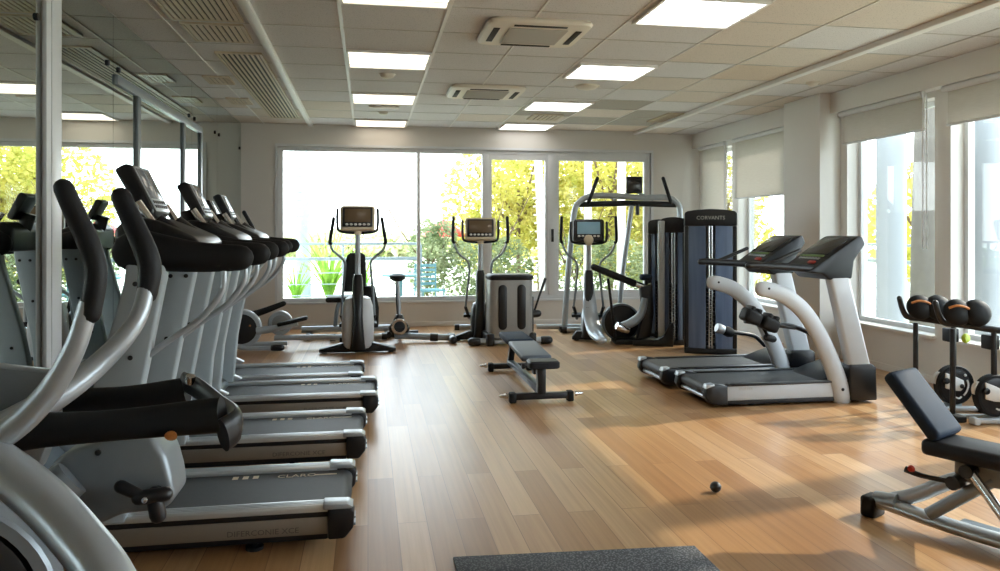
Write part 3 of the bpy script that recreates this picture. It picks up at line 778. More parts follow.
# ------------------------------------------------------------------ adjustable bench at the front
AX = math.atan2(-.9, .43)      # long axis of the bench on the floor
b = thing('adjustable_bench', 'navy adjustable weight bench with raised backrest, cut by the frame', 'weight bench', (2.565, 3.43, 0), AX)
# local x runs from the foot towards the camera, y across
MB().tube([(-.03, 0, .085), (.30, 0, .065), (.75, 0, .065), (1.15, 0, .07)], .042, n=16, sm=4, sq=(.8, 1.05)).build('base_beam', M['silver'], b)
pl = MB().box(.30, .80, .05, .15, .055, .068, b=.004); pl.build('base_plate', M['bluegrey'], b)
MB().box(-.11, -.03, -.055, .055, 0, .105, b=.016, seg=3).build('rubber_foot', M['rubber'], b)
MB().tube([(-.05, 0, .085), (.06, 0, .10)], .045, n=14).build('foot_clamp', M['silverd'], b)
MB().box(1.08, 1.16, -.28, .28, .02, .10, b=.015).build('foot_bar', M['rubber'], b)
MB().tube([(.02, .03, .10), (.14, .03, .16), (.30, .03, .27), (.44, .03, .33)], .036, n=14, sm=4, sq=(1, .7)).build('rear_strut', M['silver'], b)
MB().tube([(.22, -.03, .10), (.36, -.03, .22), (.50, -.03, .34)], .03, n=14, sm=3, sq=(1, .7)).build('cross_strut', M['silverd'], b)
MB().tube([(.42, -.09, .38), (.68, -.12, .08)], .022, n=16).build('gas_strut', M['chrome'], b)
pv = MB().tube([(.42, -.12, .37), (.42, .09, .37)], .03, n=16); pv.build('pivot', M['black'], b)
MB().prism([(.34, .33), (.42, .30), (1.05, .34), (1.05, .40), (.34, .40)], -.05, .05, b=.01).build('seat_bracket', M['greyshell'], b)
MB().box(.22, 1.10, -.12, .12, .40, .475, b=.024, seg=3, T=None).build('seat_pad', M['padd'], b)
# backrest leans up and away from the seat
T = TR(.27, 0, .465) @ RY(math.radians(50))
MB().box(-.355, .0, -.125, .125, -.005, .06, b=.024, seg=3, T=T).build('backrest', M['pad'], b)
MB().box(-.30, .02, -.04, .04, -.035, -.004, b=.008, T=T).build('backrest_bracket', M['black'], b)
lv = MB().tube([(.34, -.09, .30), (.24, -.14, .31), (.17, -.15, .325)], [.012, .012, .016], n=10, sm=3); lv.build('adjust_lever', M['black'], b)
kn = MB().lathe([(.001, -.012), (.012, -.012), (.017, 0), (.012, .012), (.001, .014)], (.20, -.155, .335), (0, 1, 0), n=16).build('locking_knob', M['red'], b)
MB().tube([(.36, -.11, .30), (.36, .11, .30)], .032, n=14).build('hinge_tube', M['black'], b)

# ------------------------------------------------------------------ weight stack towers
def weight_tower(name, W, D, H, label, group, pole=False, letters=None):
    r = thing(name, label, 'weight machine', group=group)
    hw, hd = W / 2, D / 2
    def bow(x, dpt): return -dpt - .05 * (1 - (x / hw) ** 2)
    xs = [-hw + W * k / 12 for k in range(13)]
    front = [(x, bow(x, hd)) for x in xs]
    base = MB().prism(front + [(hw, hd), (-hw, hd)], 0, .07, axis='z', b=.01); base.build('base', M['black'], r)
    top = MB()
    arch = [(x, H - .19) for x in (-hw, hw)]
    tp = [(hw * math.cos(a) if abs(math.cos(a)) < .9 else hw * math.copysign(1, math.cos(a)), 0) for a in (0,)]
    prof = [(-hw, H - .20), (-hw, H - .05), (-hw * .9, H - .025), (-hw * .5, H - .008), (0, H), (hw * .5, H - .008), (hw * .9, H - .025), (hw, H - .05), (hw, H - .20)]
    top.prism(prof, -hd - .055, hd, b=.014, seg=3)
    to = top.build('top_cap', M['black'], r)
    if letters:
        MB().text(letters, .062, .002, TR(.0, -hd - .056, H - .125) @ RX(PI / 2), align='CENTER').build('lettering', M['textw'], to, ang=0)
    for s in (-1, 1):
        MB().box(s * hw - (.05 if s > 0 else 0), s * hw + (.05 if s < 0 else 0), -hd - .02, hd, .07, H - .20, b=.012).build('side_column', M['black'], r)
        x0, x1 = sorted((s * .055, s * (hw - .05)))
        px = [x0 + (x1 - x0) * k / 6 for k in range(7)]
        pp = [(x, bow(x, hd)) for x in px] + [(x, bow(x, hd) + .012) for x in reversed(px)]
        MB().prism(pp, .07, H - .20, axis='z').build('smoked_panel', M['tint'], r)
    MB().box(-hw + .05, hw - .05, hd - .03, hd, .07, H - .2).build('back_panel', M['shell'], r)
    for s in (-1, 1): MB().tube([(s * .016, -hd - .03, .07), (s * .016, -hd - .03, H - .2)], .009, n=10).build('guide_rod', M['chrome'], r)
    wz = MB()
    for k in range(15): wz.box(-.05, .05, -hd - .02, -hd + .12, .10 + k * .045, .14 + k * .045, b=.004)
    wz.build('weight_stack', M['plates'], r)
    pn = MB()
    for k in range(15): pn.disc((0, -hd - .023, .12 + k * .045), (0, 1, 0), .006, .006, b=.001, n=10)
    pn.build('pin_hole', M['silver'], r)
    if pole: MB().box(-hw - .025, -hw + .06, -hd - .085, -hd - .005, .0, H - .05, b=.014).build('silver_pole', M['silver'], r)
    return r
t = weight_tower('weight_tower', .60, .46, 1.71, 'tallest black smoked-panel weight tower, standing before the far light treadmill', 'smoked weight towers', letters='CORVANTS')
t.location = (4.07, 8.62, 0); t.rotation_euler = (0, 0, -.40)
t = weight_tower('weight_tower', .33, .42, 1.63, 'black weight tower with a silver front pole, beside the tallest tower', 'smoked weight towers', pole=True)
t.location = (3.91, 9.36, 0); t.rotation_euler = (0, 0, -.38)
f_ = MB().prism([(-.50, 0), (-.0, 0), (-.0, .30), (-.05, .26), (-.12, .13), (-.20, .085), (-.50, .075)], -.40, -.26, b=.01); f_.build('front_foot', M['black'], t)
t2 = weight_tower('weight_tower', .30, .38, 1.61, 'slim black weight tower behind the silver-poled one', 'smoked weight towers')
t2.location = (3.94, 9.92, 0); t2.rotation_euler = (0, 0, -.36)

# ------------------------------------------------------------------ ellipticals facing the windows
def elliptical(label, shroud, top, arms, screen, casing, sw=.165, tall=.62, wide=.45, rl=1.0):
    r = thing('elliptical_trainer', label, 'elliptical trainer')
    MB().prism([(-wide, .015), (wide, .015), (wide, .055), (.16, .13), (-.16, .13), (-wide, .055)], -.06, .06, b=.012).build('front_foot', M['black'], r)
    for s in (-1, 1): MB().lathe([(.035, 0), (.035, .012), (.015, .02)], (s * (wide - .06), 0, 0), n=14).build('levelling_foot', M['black'], r)
    MB().loft([(0, .06, .06, sw * .85, .15), (0, .06, .10, sw, .17), (0, .06, tall * .55, sw * 1.04, .175), (0, .07, tall * .85, sw * .95, .15), (0, .08, tall * .97, sw * .8, .12), (0, .09, tall, sw * .6, .09)], e=3.2).build('shroud', shroud, r)
    MB().loft([(0, -.02, .05, .10, .12), (0, -.04, .12, .085, .14), (0, -.04, .45, .062, .14), (0, -.01, .70, .066, .11), (0, .03, .88, .06, .075), (0, .04, .93, .045, .055)], e=3).build('spine', M['black'], r)
    MB().tube([(0, .05, .88), (0, .03, 1.2), (0, .0, top - .28)], [.036, .032, .03], n=14, sm=3).build('mast', M['silver'], r)
    zc_ = top - .15
    T = TR(0, -.02, zc_) @ RX(math.radians(-14))
    con = MB().loft([(0, 0, -.15, .185, .05), (0, 0, -.14, .20, .06), (0, 0, .12, .205, .055), (0, 0, .15, .19, .04)], e=5, n=36, T=T).build('console', casing, r)
    MB().box(-.175, .175, -.072, -.05, -.115, .125, b=.012, T=T).build('bezel', M['black'], con)
    MB().box(-.15, .15, -.078, -.068, -.06, .105, b=.004, T=T).build('display', screen, con)
    bt = MB()
    for i in range(6): bt.ell((-.125 + .05 * i, -.072, -.087), (.019, .009, .014), 10, 8, T=T)
    bt.build('button', M['white'], con)
    MB().tube([(0, -.02, top - .34), (0, -.02, top - .26)], .05, n=14).build('console_collar', M['tan'], r)
    u = MB().tube([(-.235, -.06, top - .04), (-.235, -.06, top - .22), (-.20, -.05, top - .30), (0, -.03, top - .32), (.20, -.05, top - .30), (.235, -.06, top - .22), (.235, -.06, top - .04)], .016, n=12, sm=5, rnd=True)
    u.build('fixed_handle', M['dark'], r)
    for s in (-1, 1):
        lo = [(s * x, .10 + .02 * i, z) for i, (x, z) in enumerate(arms)]
        a = MB().tube(lo[1:], .015, n=10, sm=6).build('moving_arm', M['silverd'], r)
        MB().tube([lo[0], lo[1], tuple(.75 * p + .25 * q for p, q in zip(lo[1], lo[2]))], .021, n=12, sm=3, rnd=True).build('arm_grip', M['foam'], a)
        e_ = lo[-1]
        MB().tube([e_, (s * .16, .45, .26), (s * .16, rl - .05, .22)], .022, n=10, sm=3).build('link_bar', M['dark'], r)
        MB().prism([(.30, .27), (.66, .24), (.68, .30), (.64, .285), (.31, .31)], s * .16 - .07, s * .16 + .07, axis='x', b=.01).build('pedal', M['rubber'], r)
    MB().tube([(0, .1, .08), (0, rl, .08)], .035, n=12).build('base_rail', M['silverd'], r)
    MB().tube([(-.30, rl, .05), (.30, rl, .05)], .04, n=14).build('rear_foot', M['silver'], r)
    for s in (-1, 1): MB().tube([(s * .30, rl, .05), (s * .37, rl, .05)], .046, n=14).build('end_cap', M['black'], r)
    MB().disc((0, rl - .14, .28), (1, 0, 0), .20, .10, b=.02).build('flywheel', M['black'], r)
    return r
armsA = [(.285, 1.60), (.33, 1.33), (.30, 1.22), (.17, 1.10), (.155, .98), (.18, .72), (.20, .42)]
e1 = elliptical('elliptical trainer with pale shroud and champagne console before the wide window pane', M['shell'], 1.745, armsA, M['screenb'], M['tan'], sw=.185, tall=.66)
e1.location = (-.12, 9.22, 0)
armsB = [(.36, 1.63), (.37, 1.34), (.30, 1.16), (.17, 1.04), (.15, .9), (.18, .6), (.2, .42)]
e2 = elliptical('dark elliptical trainer behind the grey ribbed cabinet', M['black'], 1.62, armsB, M['screenb'], M['tan'], sw=.13, tall=.50, wide=.36)
e2.location = (1.47, 9.98, 0); e2.rotation_euler = (0, 0, -.14)
e3 = elliptical('elliptical trainer with blue lit console under the silver arch', M['silver'], 1.60, armsB, M['screenblue'], M['black'], sw=.10, tall=.42, wide=.22, rl=.68)
e3.location = (2.88, 9.72, 0); e3.rotation_euler = (0, 0, -.28)
MB().ell((0, -.11, 1.335), (.065, .03, .065), 16, 10).build('speaker_dial', M['tan'], e3)
MB().tube([(0, .02, .75), (.01, -.10, .55), (.03, -.16, .32), (.08, -.34, .15), (.16, -.58, .09)], [.05, .065, .075, .07, .05], n=14, sm=5, sq=(.8, 1.3), rnd=True).build('swan_frame', M['silver'], e3)

# ------------------------------------------------------------------ elliptical seen from the side by the mirror
r = thing('elliptical_trainer', 'side-on elliptical with round black flywheel cover past the treadmill row', 'elliptical trainer', (-1.30, 9.62, 0))
MB().disc((-.20, -.06, .27), (0, 1, 0), .185, .06, b=.015).build('flywheel_cover', M['black'], r)
MB().ring((-.20, -.05, .27), (0, 1, 0), .18, .235, .09).build('cover_rim', M['silver'], r)
lo = MB(); lo.ell((-.28, -.094, .34), (.012, .006, .012), 10, 8); lo.ell((-.10, -.094, .31), (.012, .006, .012), 10, 8); lo.build('indicator_dot', M['orange'], r)
MB().ring((.22, .22, .30), (0, 1, 0), .10, .15, .08).build('rear_wheel_rim', M['silver'], r)
MB().disc((.22, .22, .30), (0, 1, 0), .11, .06).build('rear_wheel_cover', M['greyshell'], r)
MB().tube([(-.33, -.10, .12), (-.20, -.1, .05), (0, -.12, .04), (.24, -.12, .04)], .028, n=12, sm=4).build('front_foot', M['silver'], r)
MB().tube([(.17, -.12, .04), (.27, -.12, .04)], .038, n=14, rnd=True).build('foot_cap', M['black'], r)
MB().tube([(-.36, .25, .04), (.30, .25, .04)], .028, n=12).build('rear_foot', M['silver'], r)
MB().tube([(-.02, -.08, .24), (.18, -.1, .27), (.46, -.12, .33)], [.05, .04, .03], n=12, sm=4).build('crank_arm', M['silver'], r)
MB().box(-.14, .22, -.17, -.05, -.02, .025, b=.012, T=TR(.36, 0, .345) @ RY(-.22)).build('pedal', M['rubber'], r)
MB().tube([(-.36, .02, .44), (-.12, .02, .43), (.04, .02, .47), (.28, .02, .56)], [.05, .045, .04, .032], n=14, sm=4, rnd=True).build('upper_pedal_arm', M['rubber'], r)
MB().tube([(.16, .1, .13), (.8, .15, .12), (1.0, .15, .10)], .034, n=12).build('stride_rail', M['silver'], r)
MB().tube([(.95, .15, .09), (1.05, .15, .085)], .04, n=12).build('rail_cap', M['black'], r)
MB().tube([(1.0, .15, .05), (1.0, .15, .12)], .03, n=10).build('rail_foot', M['black'], r)
MB().tube([(-.34, .05, .45), (-.33, .05, .9), (-.30, .05, 1.30)], .035, n=12).build('mast', M['silver'], r)
MB().prism([(-.38, 1.28), (-.20, 1.33), (-.28, 1.50), (-.40, 1.48)], -.14, .20, b=.02).build('console', M['black'], r)
for s, dx in ((-1, .0), (1, .09)):
    a = MB().tube([(-.32 + dx, s * .18, .5), (-.26 + dx, s * .18, 1.0), (-.12 + dx, s * .18, 1.36)], .017, n=10, sm=4).build('moving_arm', M['silver'], r)
    MB().tube([(-.13 + dx, s * .18, 1.34), (-.20 + dx, s * .18, 1.50), (-.30 + dx, s * .18, 1.68)], .025, n=12, rnd=True).build('arm_grip', M['foam'], a)

# ------------------------------------------------------------------ recumbent bike and upright bike behind the elliptical
r = thing('recumbent_bike', 'recumbent bike with black backrest half hidden by the champagne elliptical', 'exercise bike', (-.28, 10.55, 0))
MB().loft([(.10, .02, .62, .14, .05), (.10, .03, .66, .155, .06), (.11, .05, 1.0, .145, .055), (.12, .06, 1.12, .12, .045), (.12, .06, 1.15, .08, .03)], e=4).build('backrest', M['rubber'], r)
MB().box(-.28, .18, -.16, .16, .49, .56, b=.03, seg=3).build('seat', M['rubber'], r)
MB().tube([(-.10, 0, .50), (-.14, 0, .35), (-.16, 0, .12)], .028, n=12, sm=3).build('seat_post', M['silverd'], r)
MB().tube([(.10, .03, .55), (.12, .06, .85)], .025, n=10).build('back_strut', M['silver'], r)
MB().tube([(-.60, 0, .12), (.62, 0, .12)], .045, n=14).build('base_rail', M['silver'], r)
MB().tube([(-.50, -.24, .05), (-.50, .24, .05)], .045, n=14).build('foot_bar', M['black'], r)
MB().tube([(.55, -.24, .05), (.55, .24, .05)], .045, n=14).build('foot_bar', M['black'], r)
MB().loft([(.30, 0, .14, .12, .09), (.30, 0, .40, .13, .10), (.28, 0, .70, .09, .07)], e=3).build('drive_housing', M['rubber'], r)
r = thing('exercise_bike', 'upright bike with a small black saddle near the sliding window', 'exercise bike', (.40, 9.98, 0))
MB().loft([(-.02, 0, .80, .06, .08), (-.02, 0, .83, .105, .11), (-.02, .01, .87, .10, .115), (-.02, .02, .89, .06, .07)], e=2.5).build('saddle', M['rubber'], r)
MB().tube([(-.02, 0, .81), (0, 0, .45), (.0, 0, .2)], .023, n=12).build('saddle_post', M['silver'], r)
MB().loft([(0, 0, .14, .13, .12), (0, 0, .20, .14, .13), (0, 0, .26, .09, .09), (.0, 0, .36, .045, .045)], e=2.2).build('crank_housing', M['dark'], r)
MB().ring((0, -.13, .22), (0, 1, 0), .07, .105, .03).build('chain_guard', M['chrome'], r)
MB().tube([(-.06, 0, .085), (.10, 0, .08), (.55, -.06, .06), (.72, -.1, .07)], .042, n=14, sm=3).build('base_rail', M['silverd'], r)
MB().tube([(.40, -.05, .065), (.50, -.06, .06)], .052, n=14).build('rail_collar', M['black'], r)
MB().tube([(.68, -.26, .05), (.68, .12, .05)], .05, n=14, rnd=True).build('foot_bar', M['black'], r)
MB().tube([(0, 0, .10), (.02, .25, .09), (.03, .5, .09)], .03, n=10).build('front_beam', M['silverd'], r)
MB().tube([(-.12, .5, .045), (.28, .5, .045)], .045, n=14).build('foot_bar', M['black'], r)
MB().tube([(.03, .5, .10), (.0, .52, .5), (-.01, .48, .80)], .026, n=12, sm=3).build('handlebar_post', M['dark'], r)
MB().tube([(-.09, .40, .81), (-.01, .47, .80), (.07, .40, .81)], .016, n=10, sm=3).build('handlebar', M['foam'], r)

# ------------------------------------------------------------------ grey ribbed cabinet
r = thing('weight_cabinet', 'grey rounded weight cabinet with two dark vertical slots, behind the flat bench', 'weight machine', (1.79, 9.62, 0))
MB().loft([(0, 0, .10, .27, .20), (0, 0, .14, .285, .215), (0, 0, .80, .285, .215), (0, 0, .84, .275, .205)], e=4.5, n=48).build('housing', M['greyshell'], r)
MB().loft([(0, 0, .83, .28, .21), (0, 0, .85, .295, .225), (0, 0, .88, .295, .225), (0, 0, .90, .27, .2)], e=4.5, n=48).build('lid', M['dark'], r)
for s in (-1, 1):
    q = []
    for k in range(13): q.append((.055 * math.cos(PI * k / 12), .72 + .055 * math.sin(PI * k / 12)))
    for k in range(13): q.append((-.055 * math.cos(PI * k / 12), .26 - .055 * math.sin(PI * k / 12)))
    MB().prism([(x + s * .12, z) for x, z in q], -.222, -.19, b=.006).build('slot_panel', M['black'], r)
    MB().box(s * .27 - .05, s * .27 + .05, -.2, .2, .0, .16, b=.02).build('corner_foot', M['black'], r)
MB().tube([(-.40, -.10, .05), (.44, -.10, .05)], .042, n=14).build('foot_bar', M['silver'], r)
for s in (-1, 1): MB().tube([(s * .42, -.10, .05), (s * .50, -.10, .05)], .052, n=14, rnd=True).build('end_cap', M['black'], r)
MB().tube([(.34, .10, .36), (.42, .1, .60), (.50, .1, .82)], [.014, .014, .02], n=10, rnd=True).build('hand_lever', M['black'], r)
MB().tube([(.27, .1, .36), (.40, .1, .37)], .05, n=14, rnd=True).build('lever_pivot', M['black'], r)
MB().box(.27, .33, .02, .18, .12, .6, b=.012).build('side_rail', M['black'], r)

# ------------------------------------------------------------------ silver arch gym
r = thing('arch_gym', 'silver arched gym frame with a small monitor on top, by the window', 'gym frame', (2.78, 10.6, 0), -.16)
MB().tube([(0, 0, .03), (.03, 0, .55), (.08, 0, 1.15), (.14, 0, 1.70), (.20, 0, 1.85), (.34, 0, 1.94), (.60, 0, 1.96), (1.10, 0, 1.93), (1.48, 0, 1.93), (1.62, 0, 1.85), (1.67, 0, 1.68), (1.68, 0, .9), (1.68, 0, .03)], .042, n=16, sm=6).build('arch_frame', M['silver'], r)
MB().tube([(.16, .02, 1.83), (.9, .02, 1.85), (1.62, .02, 1.83)], .042, n=14).build('cross_beam', M['dark'], r)
MB().tube([(.98, .03, 1.86), (.92, .03, 1.4), (.84, .03, .8), (.78, .03, .03)], .036, n=14, sm=4).build('centre_post', M['silver'], r)
for x in (0, .78, 1.68): MB().box(x - .075, x + .075, -.10, .12, 0, .09, b=.015).build('floor_shoe', M['black'], r)
MB().tube([(-.40, .05, .07), (1.68, .05, .07)], .038, n=12).build('floor_tube', M['silver'], r)
mo = MB().box(.88, 1.11, -.08, -.02, 1.99, 2.23, b=.02, seg=3).build('monitor', M['black'], r)
MB().box(.90, 1.09, -.084, -.078, 2.02, 2.20, b=.003).build('monitor_screen', M['screend'], mo)
br = MB(); br.tube([(.99, -.03, 2.03), (.85, -.03, 1.96), (.70, 0, 1.90)], .02, n=8); br.tube([(1.0, -.03, 2.03), (1.14, -.03, 1.96), (1.28, 0, 1.90)], .02, n=8)
br.build('monitor_bracket', M['silver'], r)
for x0, x1 in ((.34, .46), (1.52, 1.40)):
    MB().tube([(x0, -.06, 1.86), (x1, -.10, 2.20)], .026, n=12, rnd=True).build('pull_handle', M['foam'], r)
MB().tube([(1.04, -.06, 1.83), (1.04, -.06, 1.68)], .03, n=12).build('pulley', M['black'], r)

r = thing('leg_press_station', 'black lever-arm station with big round wheel in front of the smoked towers', 'weight machine', (3.27, 9.38, 0), -.16)
MB().disc((-.02, .22, .25), (0, 1, 0), .24, .10, b=.02).build('wheel_cover', M['black'], r)
MB().ring((-.02, .22, .25), (0, 1, 0), .225, .25, .12).build('wheel_rim', M['bluegrey'], r)
MB().tube([(-.42, -.1, .99), (-.20, -.1, .90), (.10, -.1, .78)], [.042, .045, .045], n=14, rnd=True).build('lever_arm', M['foam'], r)
MB().tube([(.10, -.1, .78), (.24, -.1, .73)], .04, n=14).build('lever_joint', M['chrome'], r)
MB().prism([(.16, .74), (.32, .78), (.34, .40), (.30, .10), (.12, .06), (.20, .40)], -.15, -.03, b=.02, seg=3).build('lever_housing', M['black'], r)
MB().box(.17, .32, -.17, -.02, .82, .90, b=.03, seg=3).build('head_pad', M['pad'], r)
MB().tube([(.25, -.1, .84), (.25, -.1, .70)], .025, n=10).build('pad_post', M['dark'], r)
MB().tube([(.22, -.16, .60), (.17, -.17, .40), (.06, -.2, .30), (-.08, -.22, .25)], [.04, .05, .06, .05], n=14, sm=4).build('leg_arm', M['silverd'], r)
MB().lathe([(.001, -.10), (.05, -.09), (.06, 0), (.05, .09), (.001, .10)], (-.08, -.22, .23), (.6, .2, -.25), n=18).build('roller', M['chrome'], r)
MB().tube([(-.12, .05, .05), (-.22, .02, .84)], .018, n=10).build('front_stay', M['black'], r)
MB().box(-.15, .42, -.12, .24, 0, .06, b=.014).build('base', M['black'], r)

# ------------------------------------------------------------------ two small bikes by the window
def small_bike():
    r = thing('compact_bike', '', 'exercise bike', group='compact bikes below the window')
    # origin below the wheel centre; x along the top rail
    wheel = MB().disc((0, 0, .21), (0, 1, 0), .155, .06, b=.02); wo = wheel.build('flywheel', M['black'], r)
    MB().ring((0, 0, .21), (0, 1, 0), .135, .157, .068).build('wheel_rim', M['rubber'], wo)
    gd = MB().loft([(-.085, 0, -.038, .07, .06), (-.085, 0, -.03, .078, .068), (-.085, 0, .0, .078, .068)], e=2.3, T=TR(0, 0, .25) @ RX(PI / 2))
    gd.prism([(-.10, .315), (-.02, .285), (.055, .25), (.065, .20), (.03, .165), (-.03, .17), (-.10, .19)], -.046, -.03, b=.006)
    gd.build('crank_guard', M['white'], wo)
    MB().disc((-.095, -.045, .25), (0, 1, 0), .026, .02, n=18).build('crank_hub', M['black'], wo)
    MB().disc((.035, -.05, .205), (0, 1, 0), .018, .012, n=18).build('pedal_boss', M['black'], wo)
    lg = MB(); lg.tube([(.06, -.036, .13), (.085, -.036, .16), (.10, -.036, .21), (.09, -.036, .25)], .007, n=8, sm=3); lg.tube([(-.01, -.036, .115), (.02, -.036, .105), (.04, -.036, .12)], .007, n=8, sm=3); lg.disc((.075, -.034, .29), (0, 1, 0), .011, .01, b=.002, n=12)
    lg.build('wheel_print', M['white'], wo)
    MB().tube([(0, 0, .30), (0, .0, .69)], .020, n=12).build('front_post', M['black'], r)
    MB().tube([(-.245, .12, .035), (-.245, .12, .70)], .020, n=12).build('rear_post', M['black'], r)
    MB().tube([(-.38, .13, .90), (-.365, .125, .83), (-.335, .125, .77), (-.30, .12, .745), (-.2, .09, .735), (0, .0, .705), (.12, -.04, .69)], [.021, .021, .024, .026, .027, .027, .027], n=12, sm=4, rnd=True).build('top_rail', M['black'], r)
    MB().tube([(.02, -.07, .84), (.05, -.07, .76), (.085, -.05, .70)], .017, n=12, sm=3, rnd=True).build('hand_grip', M['black'], r)
    for k, (x, y) in enumerate(((-.245, .07), (-.115, .03))):
        c = (x, y, .83); ax = (-.15, -.95, .25)
        p = MB().lathe([(.001, -.06), (.04, -.056), (.076, -.042), (.098, -.02), (.104, 0), (.098, .02), (.076, .042), (.04, .056), (.001, .06)], c, ax, n=28).build('round_pad', M['rubber'], r)
        if k == 0:
            MB().tube([(x - .092, y - .03, .868), (x - .05, y - .062, .888), (x + .02, y - .07, .876), (x + .09, y - .035, .84)], .009, n=8, sm=4).build('strap', M['orange'], p)
    MB().box(-.03, .05, .0, .10, .55, .66, b=.01).build('resistance_box', M['dark'], r)
    MB().lathe([(.001, 0), (.035, 0), (.04, .012), (.03, .03), (.001, .034)], (.085, -.01, .585), (.3, -1, 0), n=20).build('resistance_dial', M['lime'], r)
    MB().tube([(-.27, .13, .03), (-.1, .08, .03), (.0, .0, .05), (.05, -.02, .05)], .02, n=10).build('base_beam', M['silver'], r)
    MB().box(-.16, .18, -.08, -.02, .012, .045, b=.01, T=RZ(-.12)).build('foot_plate', M['shell'], r)
    MB().box(.15, .205, -.09, -.01, .0, .055, b=.012, T=RZ(-.12)).build('foot_cap', M['rubber'], r)
    MB().box(-.20, -.15, -.09, -.01, .0, .055, b=.012, T=RZ(-.12)).build('foot_cap', M['shell'], r)
    MB().box(-.29, -.20, .02, .22, .0, .05, b=.012).build('rear_foot', M['rubber'], r)
    return r
sb = small_bike(); sb.location = (4.66, 5.42, 0); sb.rotation_euler = (0, 0, -.06)
sb['label'] = 'compact bike with lime dial beside the light treadmill, fully in view'
again(sb, (4.66, 5.02, 0), -.06, 'compact bike with white foot bar cut by the frame above the navy bench')

# ------------------------------------------------------------------ cross trainer in front
r = thing('cross_trainer', 'large silver cross trainer with black curved grips, closest to the camera', 'elliptical trainer', (-.70, 1.90, 0))
def rel(pts): return [(x + .70, y - 1.90, z) for x, y, z in pts]
MB().tube(rel([(-1.04, 1.86, 1.12), (-.90, 1.78, 1.04), (-.77, 1.74, .97), (-.66, 1.69, .905), (-.56, 1.62, .838), (-.48, 1.55, .775), (-.42, 1.50, .66), (-.38, 1.46, .45), (-.36, 1.44, .2), (-.36, 1.44, .06)]), [.040, .043, .046, .047, .047, .047, .047, .047, .047, .047], n=24, sm=6).build('main_frame', M['silver'], r)
a = MB().tube(rel([(-.58, 1.73, 1.30), (-.61, 1.73, 1.20), (-.67, 1.74, 1.10), (-.76, 1.76, 1.02), (-.90, 1.79, .95), (-1.06, 1.83, .86)]), [.020, .022, .026, .03, .034, .036], n=18, sm=6).build('moving_arm', M['silver'], r)
MB().tube(rel([(-.63, 1.73, 1.54), (-.605, 1.73, 1.48), (-.58, 1.73, 1.42), (-.567, 1.73, 1.36), (-.578, 1.73, 1.275)]), [.020, .0215, .0225, .0225, .0215], n=18, sm=6, rnd=True).build('arm_grip', M['foam'], a)
a = MB().tube(rel([(-.572, 2.13, 1.31), (-.59, 2.09, 1.215), (-.66, 2.04, 1.12), (-.74, 1.96, 1.05), (-.86, 1.87, .98), (-1.04, 1.84, .88)]), [.021, .023, .028, .032, .036, .036], n=18, sm=6).build('moving_arm', M['silver'], r)
MB().tube(rel([(-.64, 2.14, 1.54), (-.61, 2.14, 1.47), (-.578, 2.13, 1.40), (-.566, 2.13, 1.35), (-.573, 2.13, 1.285)]), [.025, .027, .029, .029, .026], n=18, sm=6, rnd=True).build('arm_grip', M['foam'], a)
MB().prism([(-.21, -.16), (.02, -.16), (.06, -.05), (.06, .08), (-.21, .12)], -.03, .03, b=.01, T=TR(-.12, .16, 1.02)).build('handle_mount', M['silverd'], r)
for s in (-.06, .03): MB().disc((-.12 + s, .124, 1.02 + s * .5), (0, 1, 0), .009, .012, b=.002, n=12).build('mount_bolt', M['black'], r)
MB().tube(rel([(-.80, 1.92, .985), (-.74, 1.91, .99), (-.56, 1.87, 1.005), (-.33, 1.83, 1.028)]), [.046, .041, .036, .042], n=18, sm=4, sq=(1, .7)).build('handle_bar', M['foam'], r)
MB().tube(rel([(-.88, 2.28, .975), (-.78, 2.27, .98), (-.65, 2.24, .99), (-.49, 2.21, 1.012)]), [.04, .036, .033, .036], n=18, sm=4, sq=(1, .7)).build('handle_bar', M['foam'], r)
MB().tube(rel([(-.90, 2.27, .98), (-.86, 2.1, .97), (-.80, 1.93, .98)]), .035, n=14, sm=3).build('handle_yoke', M['black'], r)
bk = MB().tube(rel([(-.50, 2.215, 1.035), (-.44, 2.12, 1.03), (-.36, 1.98, 1.01), (-.305, 1.85, 1.0), (-.325, 1.81, .985)]), [.022, .024, .026, .034, .036], n=14, sm=4, sq=(1.25, .55)).build('handle_bracket', M['dark'], r)
MB().lathe([(.012, -.01), (.014, 0), (.012, .012), (.001, .014)], rel([(-.465, 2.13, 1.055)])[0], (.2, -.3, 1), n=14).build('bracket_clip', M['chrome'], bk)
MB().lathe([(.012, -.006), (.014, 0), (.001, .004)], rel([(-.44, 1.823, .985)])[0], (0, -1, -.6), n=14).build('orange_button', M['orange'], r)
# grey rounded shroud carried by a tapered arm
sh = MB().prism([(-.30, .50), (-.27, .70), (-.18, .80), (-.04, .845), (.07, .835), (.105, .78), (.125, .70), (.13, .645), (.10, .617), (-.02, .61), (-.14, .56)], .50, .68, b=.045, seg=4).build('shroud', M['silverd'], r)
MB().tube([(-.46, .12, .52), (-.30, .40, .62), (-.14, .47, .74)], [.09, .085, .06], n=18, sm=4, sq=(1, .7)).build('shroud_arm', M['silverd'], r)
MB().disc((-.08, .50, .80), (0, 1, 0), .009, .012, b=.002, n=12).build('shroud_bolt', M['black'], r)
kb = MB().tube([(.0, .44, .715), (.055, .44, .685)], [.019, .016], n=12, rnd=True).tube([(.05, .44, .68), (.115, .46, .68)], .022, n=12, rnd=True).tube([(.085, .46, .68), (.095, .46, .62)], .024, n=12, rnd=True).tube([(.085, .44, .68), (.085, .52, .68)], .014, n=10)
kb.build('lever_knob', M['black'], r)
MB().disc((.07, .418, .68), (0, 1, 0), .009, .012, b=.002, n=12).build('knob_screw', M['chrome'], r)
MB().tube([(-.16, .58, .60), (-.10, .56, .06)], .03, n=14).build('shroud_stay', M['black'], r)
